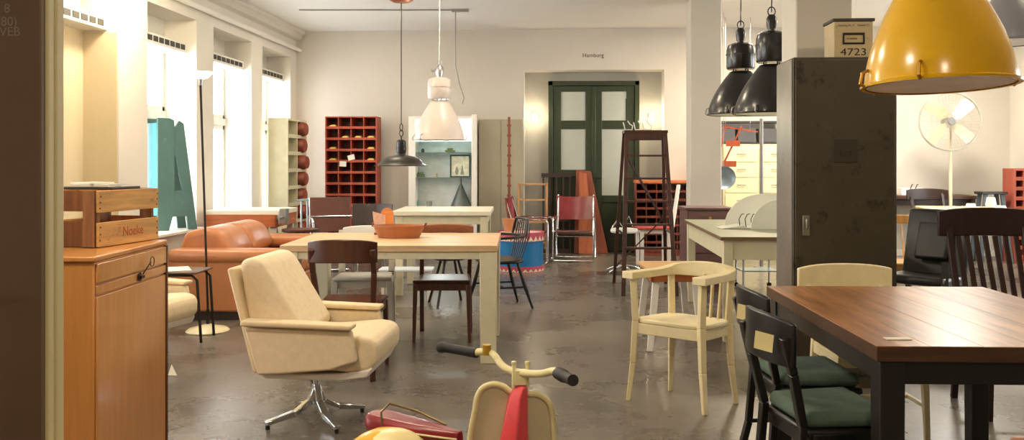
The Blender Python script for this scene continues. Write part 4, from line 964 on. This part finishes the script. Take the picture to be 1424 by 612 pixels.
# ================================================================ LAMPS
def dome(name, label, xy, z, rad, h, m, inm, housing=None, neck_h=.05, group=None, power=.65, hang=True, hh=.2, hr=.1, chain=STEEL, clips=True, bulb=6.):
    t = root(name, label, 'pendant lamp', xy, 0, z, group)
    out = []; n = 14; r1 = hr*.75
    for k in range(n+1):
        s = k/n; zr = h*s; out.append((r1+(rad-r1)*(1-s**1.6), zr))
    out[-1] = (r1, h)
    prof = [(rad+.012, 0), (rad+.014, .008), (rad, .014)]+[(r, zr+.014) for r, zr in out[1:]]
    inner = [(r-.006, zr) for r, zr in prof[::-1]]
    b = MB(); b.lathe(prof+inner[:-1]+[(rad-.004, 0), (rad+.012, 0)], n=48); b.build('lamp_shade', m, t)
    b = MB(); ins = [(r-.0075, zr-.001) for r, zr in prof[3:]]; b.lathe([(rad-.009, .006)]+ins, n=48) if False else None
    b2 = MB(); b2.lathe([(rad-.009, .004)]+[(r-.008, zr) for r, zr in prof[3:-1]]+[(0, h-.002)], n=48); b2.build('reflector', inm, t)
    top = h+.014
    if housing:
        g = .022
        b = MB(); b.lathe([(0, top+g), (hr*.93, top+g), (hr, top+g+.012), (hr, top+g+hh*.75), (hr*.9, top+g+hh*.92), (hr*.6, top+g+hh), (0, top+g+hh)], n=32); b.lathe([(hr+.002, top+g+hh*.55), (hr+.006, top+g+hh*.55), (hr+.006, top+g+hh*.58), (hr+.002, top+g+hh*.58), (hr+.002, top+g+hh*.55)], n=32); b.build('housing', housing, t)
        b = MB()
        for k in range(4):
            a = k*PI/2+.4; b.tube([(hr*.6*math.cos(a), hr*.6*math.sin(a), top-.01), (hr*.6*math.cos(a), hr*.6*math.sin(a), top+g+.01)], .006, 8)
        b.lathe([(0, top-.004), (r1*1.05, top-.004), (r1*.9, top+.004), (0, top+.006)], n=32)
        b.build('spacer', housing, t); top = top+g+hh
        b = MB(); b.tube([(0, 0, top), (0, 0, top+.03)], hr*.22); b.lathe([(0, top+.02), (hr*.3, top+.02), (hr*.34, top+.06), (hr*.34, top+.1), (hr*.2, top+.13), (0, top+.13)], n=16); b.tube([(-hr*.7, 0, top+.075), (-hr*.3, 0, top+.075)], .012) if housing != BLACKE else None; b.build('socket', chain if housing != BLACKE else BLACKE, t)
        b = MB(); b.tube([(.028*math.cos(a), 0, top+.155+.035*math.sin(a)) for a in [2*PI*k/12 for k in range(12)]], .005, 6, closed=True); b.build('ring', BLACK if housing == BLACKE else STEEL, t); top += .18
    else:
        b = MB(); b.lathe([(0, top-.01), (r1*1.0, top-.01), (r1*.7, top+.02), (0, top+.03)], n=24); b.tube([(0, 0, top), (0, 0, top+.12)], .028); b.build('socket', m, t); top += .12
    if clips:
        for k, a in enumerate((0, 2*PI/3+.1, 4*PI/3-.1, PI)):
            c_, s_ = math.cos(a), math.sin(a); b = MB(); b.tube([((rad+.008)*c_, (rad+.008)*s_, .0), ((rad+.026)*c_, (rad+.026)*s_, .012), ((rad+.018)*c_, (rad+.018)*s_, .05), ((rad-.004)*c_, (rad-.004)*s_, .06)], .006, 8); b.build('clip', BRASS if m.name.startswith('yellow') else STEEL, t)
    b = MB(); zc = ZC-z
    if zc > top: b.tube([(0, 0, top-.03), (.004, 0, (top+zc)/2), (0, 0, zc)], .005, 8); b.build('cord', chain if not housing == BLACKE else BLACK, t)
    b = MB(); b.lathe([(0, h*.35), (.03, h*.4), (.04, h*.5), (.02, h*.62), (.015, h*.8), (0, h*.8)], n=16); b.build('bulb', mat('bulb_%g' % bulb, '#fff1d6', .3, emis=bulb, emcol='#ffdca6') if bulb else PWHITE, t)
    return t
WREF = mat('white_reflector', '#efe9dc', .4)
YEN = mat('yellow_enamel', '#e6b214', .22, var=.08, scale=3, coat=.4, wear='#8a3c10', wearamt=.12)
dome('pendant_lamp', 'large yellow enamel factory pendant lamp with brass clips at the top right', at(1306, 3.05), zz(120, 3.05), .247, .43, YEN, WREF, housing=YEN, hh=.16, hr=.09, bulb=10).rotation_euler = (R(-2.5), R(-.5), 0)
dome('pendant_lamp', 'black factory pendant lamp, the nearer right one of the black pair beside the pillar', at(1073, 6.6), zz(159, 6.6), .278, .36, BLACKE, WREF, housing=BLACKE, hh=.235, hr=.118, group='black factory pendants', bulb=8)
dome('pendant_lamp', 'black factory pendant lamp, the farther left one of the black pair', at(1030, 7.3), zz(160, 7.3), .27, .35, BLACKE, WREF, housing=BLACKE, hh=.22, hr=.118, group='black factory pendants', bulb=8)
WEN = mat('white_enamel_lamp', '#cdc2b8', .35, var=.03)
dome('pendant_lamp', 'white factory pendant lamp hanging above the cream rear table', at(611, 9.2), zz(195, 9.2), .265, .4, WEN, WREF, housing=WEN, hh=.23, hr=.125, bulb=0)
GEN = mat('grey_enamel_lamp', '#9c9ca0', .4, var=.05)
dome('pendant_lamp', 'pale grey factory pendant lamp partly hidden behind the yellow lamp', at(1402, 6.4), zz(60, 6.4), .26, .36, GEN, WREF, housing=GEN, hh=.2, hr=.1, bulb=12)
# wide black enamel shade
t = root('pendant_lamp', 'wide flat black enamel pendant lamp on a thin cord, left of the white lamp', 'pendant lamp', at(558, 10.5), 0, zz(231, 10.5))
b = MB(); pr = [(.33, 0), (.335, .006), (.30, .016), (.27, .03), (.255, .055), (.22, .09), (.16, .118), (.08, .13), (.05, .14), (.05, .165)]
b.lathe(pr+[(r-.007, z-.004) for r, z in pr[::-1][:-1]]+[(.32, 0), (.33, 0)], n=48); b.build('lamp_shade', mat('black_brown_enamel', '#2a261d', .42, coat=.1), t)
b = MB(); b.lathe([(0, .15), (.05, .15), (.058, .17), (.058, .3), (.04, .32), (0, .32)], n=24); b.lathe([(.0585, .2), (.064, .2), (.064, .215), (.0585, .215), (.0585, .2)], n=24); b.build('socket', BLACK, t)
b = MB(); b.tube([(.022*math.cos(a), 0, .40+.04*math.sin(a)) for a in [2*PI*k/12 for k in range(12)]], .006, 6, closed=True); b.tube([(.018*math.cos(a), 0, .47+.045*math.sin(a)) for a in [2*PI*k/12 for k in range(12)]], .006, 6, closed=True); b.tube([(0, 0, .31), (0, 0, .365)], .01); b.build('ring', BLACK, t)
zt_ = ZC-zz(231, 10.5)
b = MB(); b.tube([(0, 0, .51), (0, 0, zt_-.05)], .006, 8); b.build('cord', BLACK, t)
b = MB(); b.lathe([(0, zt_-.045), (.1, zt_-.04), (.14, zt_-.02), (.145, zt_-.001), (0, zt_-.001)], n=32); b.build('canopy', mat('copper', '#b8744e', .35, .8), t)
b = MB(); b.lathe([(0, .02), (.03, .03), (.035, .06), (.02, .1), (0, .1)], n=16); b.build('bulb', PWHITE, t)

# ceiling conduit with hanging cord
DC = mat('grey_conduit', '#8f8b84', .5)
x0, y0 = at(416, 11.2); x1, y1 = at(642, 11.2)
b = MB(); b.tube([(x0, y0, ZC-.012), (x1, y1, ZC-.012)], .009, 8); b.box((x1-.02, y1, ZC-.02), (.22, .05, .03)); b.tube([(x1-.08, y1, ZC-.03), (x1-.08, y1, 2.62), (x1-.03, y1, 2.38), (x1+.03, y1, 2.2), (x1+.01, y1, 2.12)], .008, 8)
tag(b.build('ceiling_cable', DC), 'thin grey ceiling cable with a loose end hanging down right of the white lamp', 'cable')
x0, y0 = at(1185, 8.5); z_ = ZC-.03
b = MB(); xs = [at(p, 8.8) for p in (1130, 1180, 1196, 1210, 1190, 1200, 1230, 1260, 1330)]; hz = [0, -.03, -.09, -.06, .0, -.05, -.04, -.01, 0]
b.tube(cat([Vector((x, y, z_+h_)) for (x, y), h_ in zip(xs, hz)]), .007, 8); tag(b.build('ceiling_cable', DC), 'tangled dark cable loop on the ceiling between pillar and yellow lamp', 'cable')
t = root('ceiling_rail', 'grey light rail on the ceiling behind the yellow lamp', 'rail', at(1265, 9.3), 0, ZC-.06)
b = MB(); b.bx(-.55, .75, -.04, .04, 0, .059); b.build('body', GEN, t)

# ================================================================ FAN
t = root('pedestal_fan', 'large pedestal fan with round wire cage and pale blades by the right wall', 'fan', at(1322, 11.85), wrot(-12))
zc = zz(168, 11.5); rf = .40
b = MB(); b.lathe([(0, 0), (.27, 0), (.27, .02), (.05, .04), (0, .04)], n=32); b.build('base', GREYW, t)
b = MB(); b.tube([(0, 0, .03), (0, 0, 1.35)], .022, 16); b.tube([(0, 0, 1.35), (0, 0, zc-.02)], .016, 12); b.build('pole', mat('fan_cream', '#cdc3a6', .4), t)
b = MB(); b.lathe([(0, -.1), (.06, -.1), (.085, -.04), (.085, .06), (0, .09)], n=24, c=(-.05, -.06, zc), M=Matrix.Rotation(PI/2, 4, 'X')); b.build('motor', STEEL, t)
fc = Vector((-.05, -.16, zc))
for k in range(4):
    a = R(48)+k*PI/2; b = MB(); M = Matrix.Rotation(-a, 4, 'Y')
    P = [(.05, -.03), (.12, -.075), (.34, -.095), (.365, -.05), (.365, .06), (.33, .085), (.1, .05)]
    tw = [(M @ Vector((px, (pz)*.35, pz))) for px, pz in P]
    va = [b.bm.verts.new(fc+v+Vector((0, -.002, 0))) for v in tw]; vb = [b.bm.verts.new(fc+v+Vector((0, .002, 0))) for v in tw]
    b.bm.faces.new(va); b.bm.faces.new(vb[::-1])
    for i in range(len(P)): b.bm.faces.new((va[i], vb[i], vb[(i+1) % len(P)], va[(i+1) % len(P)]))
    b.build('blade', mat('fan_blade', '#cdbf9c', .4, .2), t)
b = MB(); n = 48
for k in range(n):
    a = 2*PI*k/n; c_, s_ = math.cos(a), math.sin(a)
    b.tube([fc+Vector((.05*c_, -.075, .05*s_)), fc+Vector((.25*c_, -.07, .25*s_)), fc+Vector((rf*.97*c_, -.02, rf*.97*s_)), fc+Vector((rf*.97*c_, .03, rf*.97*s_)), fc+Vector((.22*c_, .08, .22*s_)), fc+Vector((.06*c_, .085, .06*s_))], .0018, 4)
for rr, yy in ((rf, 0), (rf*.97, -.02), (rf*.97, .03), (.25, -.07), (.05, -.075), (.14, -.073)):
    b.tube([fc+Vector((rr*math.cos(2*PI*k/40), yy, rr*math.sin(2*PI*k/40))) for k in range(40)], .005 if rr > .3 else .003, 6, closed=True)
b.build('cage', mat('pale_cage_wire', '#b9b3a4', .4, .5), t)
b = MB(); b.lathe([(0, -.09), (.04, -.085), (.05, -.07), (0, -.07)], n=20, c=(fc.x, fc.y, fc.z), M=Matrix.Rotation(-PI/2, 4, 'X')) if False else b.tube([fc+Vector((0, -.095, 0)), fc+Vector((0, -.06, 0))], .045, 20); b.build('hub_cap', STEEL, t)

# small items on the right tables
x, y = at(1262, 12.25)
t = root('white_box', 'white box with two black hooks on the dark counter table', 'box', (x, y-.05), 0, .901)
b = MB(); b.bx(-.14, .16, -.1, .1, 0, .1); b.build('body', PWHITE, t, bevel=.004)
for s in (-.02, .05):
    b = MB(); b.tube([(s, -.105, .02), (s, -.11, .1), (s+.02, -.11, .15), (s+.035, -.11, .15)], .007, 8); b.build('hook', BLACK, t)
x, y = at(1378, 11.75)
t = root('tall_stool', 'black splayed stool with dark seat behind the beige topped table', 'stool', (x, y), 0)
b = MB(); b.bx(-.17, .17, -.12, .12, .93, .965); b.build('seat', BLACK, t, bevel=.006)
for sx in (-1, 1):
    for sy in (-1, 1):
        b = MB(); b.bar((sx*.11, sy*.08, .93), (sx*.2, sy*.14, 0), .05, .03); b.build('leg', mat('slate_grey', '#4c545c', .5), t)
for k, (px, d, lab, h_) in enumerate(((1350, 10.3, 'small white cup leftmost on the beige topped table', .07), (1378, 10.35, 'tall white enamel jug on the beige topped table', .14), (1392, 10.2, 'small white dish right of the enamel jug on the beige topped table', .05))):
    x, y = at(px, d); b = MB(); b.lathe([(0, 0), (.05, 0), (.06, h_*.4), (.045, h_), (.04, h_), (.05, h_*.4), (0, .01)], n=20)
    tag(b.build(('cup', 'jug', 'dish')[k], EN, loc=(x, y, .801)), lab, ('cup', 'jug', 'dish')[k])
b = MB(); x, y = at(1335, 9.9); b.box((0, 0, .003), (.3, .21, .005), (0, 0, .4)); tag(b.build('paper_sheet', PAPER, loc=(x, y, .8005)), 'white paper sheets spread on the beige topped table', 'paper')
x, y = at(1409, 11.6); x = XR-.42
pigeonhole('wine_rack', 'tall terracotta red rack with rounded compartments at the right edge', (x, y), 0, .4, .3, 1.28, 3, 9, wood('terracotta_rack', '#9a4a38', .5, axis=2), th=.03, back=RDK)

# ================================================================ TABLE CONTENT (pine table)
x, y = at(555, 6.42)
t = root('oval_bowl', 'oval orange brown ribbed bowl on the pine table', 'bowl', (x, y), wrot(0), .801)
b = MB(); prof = [(0, 0), (.76, 0), (.78, .01), (.80, .018), (.82, .022), (.84, .04), (.86, .044), (.88, .06), (.91, .064), (.93, .08), (.98, .082), (.99, .094), (.93, .094), (.88, .06), (.76, .02), (0, .012)]
b.lathe([(r*.2, z) for r, z in prof], n=40, sy=.6); b.build('body', mat('orange_clay', '#a9683c', .55, var=.15), t)
for s in (-1, 1):
    b = MB(); b.tube([(s*.19, -.03, .085), (s*.2, -.03, .105), (s*.2, .03, .105), (s*.19, .03, .085)], .006, 8); b.build('handle', mat('dark_clay', '#6a3420', .5), t)
x, y = at(533, 6.72)
t = root('letter_holder', 'orange rounded panel letter holder with patterned cards behind the oval bowl', 'letter holder', (x, y), wrot(8), .801)
def arch(w, h): return [(-w/2, 0), (w/2, 0)]+[(w/2*math.cos(a), h-w/2+w/2*math.sin(a)) for a in [PI*k/10 for k in range(11)]]
b = MB(); b.prism(arch(.1, .205), 1, -.004, .004); b.build('panel', wood('orange_ply', '#cf7f3c', .4), t, loc=(.03, .03, 0), rot=(R(-6), 0, 0))
b = MB(); b.prism([(-.045, 0), (.04, 0), (.045, .15), (-.055, .18)], 1, -.003, .003); b.build('card', mat('pink_card', '#d2a48e', .6, var=.2, scale=30), t, loc=(-.02, .0, 0), rot=(R(-10), 0, .3))
b = MB(); b.bx(-.07, .08, -.03, .05, 0, .012); b.build('base', WAL, t)
# floor paper
x, y = at(240, 5.5); b = MB(); b.prism([(-.03, 0), (.03, 0), (-.02, .07)], 1, -.002, .002); tag(b.build('paper_tag', PAPER, loc=(x, y, .002), rot=(R(-25), 0, 0)), 'tiny white paper tag on the floor beside the honey coloured cabinet', 'paper')

# ================================================================ SCOOTER
t = root('toy_scooter', 'old ride-on scooter with red spine, cream shield and black grips in the bottom foreground', 'scooter', cw(-.15, 2.62), TH)
SO = Vector((-.15, 2.62, 0))
def sp(px, py, d): return Vector(((px-CXP)/F*d, d, zz(py, d)))-SO
SCR = mat('coral_red_paint', '#dc4c50', .35, var=.12, scale=10, wear='#7a5a40', wearamt=.35)
SCC = mat('ivory_paint', '#ddd3a0', .35, var=.06, scale=8, wear='#8f7f50', wearamt=.4)
SCP = mat('putty_shield', '#c6bc9a', .35, var=.08, scale=4)
P = [sp(661, 490, 2.79), sp(676, 489, 2.76), sp(687, 494, 2.73), sp(696, 506, 2.69), sp(707, 514, 2.66), sp(728, 519, 2.62), sp(752, 520, 2.58), sp(770, 516, 2.55), sp(779, 520, 2.51), sp(786, 524, 2.46)]
b = MB(); b.tube(cat(P), .0115, 14); b.build('handlebar', SCC, t)
for q in ([(612, 483, 2.89), (616, 483, 2.88), (640, 487, 2.83), (663, 491, 2.785)], [(776, 519, 2.54), (784, 523, 2.48), (794, 528, 2.42), (797, 529, 2.40)]):
    b = MB(); g = [sp(*v) for v in q]; b.tube([g[0], g[1], g[1].lerp(g[2], .15), g[2], g[3]], [.018, .0195, .0155, .0155, .0165], 14); b.build('grip', RUBBER, t)
b = MB(); c = sp(677, 488, 2.745); b.tube([c+Vector((0, 0, -.012)), c+Vector((0, 0, .02))], .014, 12); b.build('lever_mount', mat('ochre_metal', '#b08a28', .4, .3), t)
st0 = sp(724, 519, 2.63); b = MB(); b.box(st0+Vector((0, 0, -.012)), (.036, .026, .045)); 
for s in (-1, 1): b.tube([st0+Vector((s*.021, 0, -.045)), st0+Vector((s*.021, 0, .028))], .0065, 10); b.lathe([(0, 0), (.0085, 0), (.0085, .01), (0, .012)], c=st0+Vector((s*.021, 0, .026)), n=6)
b.build('clamp', SCC, t, bevel=.004)
# spine: broad tapered casting from the bars down to the footboard
b = MB(); A = [sp(719, 535, 2.63), sp(735, 536, 2.63)]
lv = [((718, 536), (734, 536), 2.63), ((708, 552), (734, 552), 2.62), ((703, 575), (734, 575), 2.61), ((699, 598), (734, 600), 2.60), ((690, 640), (736, 640), 2.6), ((672, 760), (742, 760), 2.6), ((668, 830), (746, 830), 2.6)]
rows = []
for (l, r, d) in lv:
    a = sp(*l, d); c = sp(*r, d); dd = .045
    rows.append([b.bm.verts.new(v) for v in (a+Vector((0, -.0, 0)), a.lerp(c, .5)+Vector((.004, -.028, 0)), c, c+Vector((0, dd, 0)), a+Vector((0, dd, 0)))])
for r0, r1 in zip(rows, rows[1:]):
    for k in range(5): b.bm.faces.new((r0[k], r0[(k+1) % 5], r1[(k+1) % 5], r1[k]))
b.bm.faces.new(rows[0]); b.bm.faces.new(rows[-1][::-1]); b.build('spine', SCR, t, bevel=.006, seg=3)
# leg shield, behind the spine
d0 = 2.655
outl = [(651, 640), (655, 600), (660, 575), (664, 552), (672, 539), (686, 534), (700, 537), (712, 545), (735, 547), (750, 549), (762, 558), (768, 575), (770, 600), (771, 640), (762, 700), (748, 800), (676, 800), (660, 700)]
sv = [sp(px, py, d0) for px, py in outl]
b = MB(); b.prism([(v.x, v.z) for v in sv], 1, sv[0].y, sv[0].y+.012); b.build('leg_shield', SCP, t, bevel=.003)
b = MB(); b.tube([v+Vector((0, -.003, 0)) for v in cat(sv[:15], 4)], .0095, 10); b.build('shield_rim', SCC, t)
bz = sp(712, 800, 2.6).z
b = MB(); b.bx(-.42, .22, -.07, .07, .14, .165); b.build('footboard', SCC, t, bevel=.01)
b = MB(); b.tube([Vector((.14, .03, .16)), Vector((.21, .03, .13))], .02)
b.build('fork', SCC, t)
for x_ in (.24, -.42):
    b = MB(); b.lathe([(0, -.02), (.09, -.02), (.125, -.024), (.14, 0), (.125, .024), (.09, .02), (0, .02)], n=28, c=(x_, .02 if x_ > 0 else 0, .142), M=Matrix.Rotation(PI/2, 4, 'X')); b.build('wheel', RUBBER, t)
# rear body, cowl, saddle and grab rail
bc = sp(538, 637, 2.56)
YB_ = mat('warm_yellow_paint', '#d9a520', .28, var=.06, coat=.3)
b = MB(); pr = [(math.sin(a), -math.cos(a)) for a in [PI*k/14 for k in range(15)]]; b.lathe([(r*.16, z*.19) for r, z in pr], n=32, c=bc+Vector((0, 0, -.10)), sx=1.05, sy=.75); b.build('rear_body', YB_, t)
b = MB(); b.lathe([(r*.161, z*.19) for r, z in pr], n=32, c=bc+Vector((.022, -.012, -.098)), sx=1.0, sy=.72); b.build('side_cowl', mat('cowl_cream', '#e3d39a', .3, coat=.3), t)
b = MB(); b.bx(bc.x-.05, bc.x+.05, -.12, .02, .15, .35); b.build('frame_block', SCC, t, bevel=.01)
SR = mat('red_vinyl', '#7c161d', .32, var=.2, coat=.15)
s0 = sp(519, 584, 2.70); s1 = sp(640, 611, 2.52)
ax = (s1-s0); Ls = ax.length; ax.normalize()
b = MB(); n = 12; rows = []
sd = Vector((-ax.y, ax.x, 0)).normalized(); up = Vector((0, 0, 1))
for k in range(n+1):
    s = k/n; wv = .058*(1-.72*s**2.2)*min(1, .75+s*3); hv = .030*(1-.25*s); c = s0.lerp(s1, s)
    rows.append([b.bm.verts.new(c+sd*wv*math.cos(2*PI*j/14)+up*hv*max(-1, min(1, 1.25*math.sin(2*PI*j/14)))) for j in range(14)])
for r0, r1 in zip(rows, rows[1:]):
    for j in range(14): b.bm.faces.new((r0[j], r0[(j+1) % 14], r1[(j+1) % 14], r1[j]))
b.bm.faces.new(rows[0]); b.bm.faces.new(rows[-1][::-1]); sad = b.build('saddle', SR, t, bevel=.003)
b = MB(); ptsp = []
for k in range(4, n+1):
    s = k/n; wv = .058*(1-.72*s**2.2)*min(1, .75+s*3); ptsp.append(s0.lerp(s1, s)-sd*(wv+.001)*1.0+up*.004)
b.tube(ptsp, .003, 8); b.build('piping', SCC, sad)
b = MB(); b.tube([s0.lerp(s1, .27)-sd*.06+up*-.02, s0.lerp(s1, .2)-sd*.04+up*.045, s0.lerp(s1, .2)+sd*.0+up*.062, s0.lerp(s1, .45)+sd*.03+up*.045, s0.lerp(s1, .78)+sd*.03+up*.022], .0035, 8); b.build('grab_rail', mat('bronze_rail', '#8a7a50', .3, .8), t)

# ================================================================ LIGHT
wd = bpy.data.worlds.new('World'); bpy.context.scene.world = wd; wd.use_nodes = True
bg = wd.node_tree.nodes['Background']; bg.inputs[0].default_value = (.90, .95, 1.0, 1); bg.inputs[1].default_value = 12.5
def area(name, loc, rot, sx, sy, e, col, portal=False):
    l = bpy.data.lights.new(name, 'AREA'); l.shape = 'RECTANGLE'; l.size = sx; l.size_y = sy; l.energy = e; l.color = col
    if portal: l.cycles.is_portal = True
    o = bpy.data.objects.new(name, l); COL.objects.link(o); o.location = loc; o.rotation_euler = rot; return o
def pt(name, loc, e, col=(1, .82, .6), r=.05):
    l = bpy.data.lights.new(name, 'POINT'); l.energy = e; l.color = col; l.shadow_soft_size = r
    o = bpy.data.objects.new(name, l); COL.objects.link(o); o.location = loc; return o
for y0, y1 in wins: area('daylight_portal', (XL-RD-.075, (y0+y1)/2, (SILL+HEAD)/2), (0, -PI/2, 0), HEAD-SILL+.2, y1-y0, 1, (1, 1, 1), True)
for y0, y1 in RW: area('daylight_portal', (XR+.42, (y0+y1)/2, 1.8), (0, PI/2, 0), 1.8, y1-y0, 1, (1, 1, 1), True)
WARM = (1, .83, .62)
for (x, y, e) in ((.3, -.8, 60), (-1.6, 2.0, 70), (2.4, 3.6, 35), (-1.5, 5.6, 50), (3.8, 7.0, 40), (-.6, 8.4, 30), (4.8, 10.8, 150), (2.6, 11.2, 110), (-2.5, 11.0, 25)):
    area('ceiling_fill', (x, y, ZC-.06), (0, 0, 0), .5, .5, e, WARM if x < 4.5 else (1, .93, .82))  # added fill lights under the ceiling, no fixtures, to brighten room and foreground
x, y = at(150, 6.6); pt('wall_lamp_glow', (XL+.35, 7.4, 3.0), 100, (1, .86, .62), .12)
x, y = at(286, 6.95); pt('floor_lamp_glow', (x-.03, y, 2.14), 25, (1, .86, .62))
for px in (744, 905):
    x, _ = at(px, 13.2); pt('sconce_glow', (x, DY-.2, 2.08), 9, (1, .85, .6), .04)
x, y = at(1073, 6.6); pt('pendant_glow', (x, y, 1.83), 20); x, y = at(1030, 7.3); pt('pendant_glow', (x, y, 1.86), 20)
x, y = at(1306, 3.05); pt('pendant_glow', (x, y, zz(129, 3.05)+.10), 26)
x, y = at(1402, 6.4); pt('pendant_glow', (x, y, zz(60, 6.4)+.06), 14)
x, y = at(615, 12.6); pt('cabinet_glow', (x, y-.02, 1.75), 16, (.9, 1, 1), .05)

# ================================================================ CAMERA
cam = bpy.data.cameras.new('camera'); co = bpy.data.objects.new('camera', cam); COL.objects.link(co)
cam.sensor_width = 36; cam.lens = F/1424*36; cam.shift_y = -(306-HZ)/1424
co.location = (0, 0, EYE); co.rotation_euler = (PI/2, 0, TH); cam.clip_start = .05; cam.clip_end = 200
sc = bpy.context.scene; sc.camera = co
sc.view_settings.view_transform = 'Standard'; sc.view_settings.look = 'None'; sc.view_settings.gamma = 1; sc.view_settings.use_curve_mapping = False
sc.view_settings.exposure = 0.0
sc.cycles.max_bounces = 8; sc.cycles.sample_clamp_indirect = 6; sc.cycles.use_denoising = True
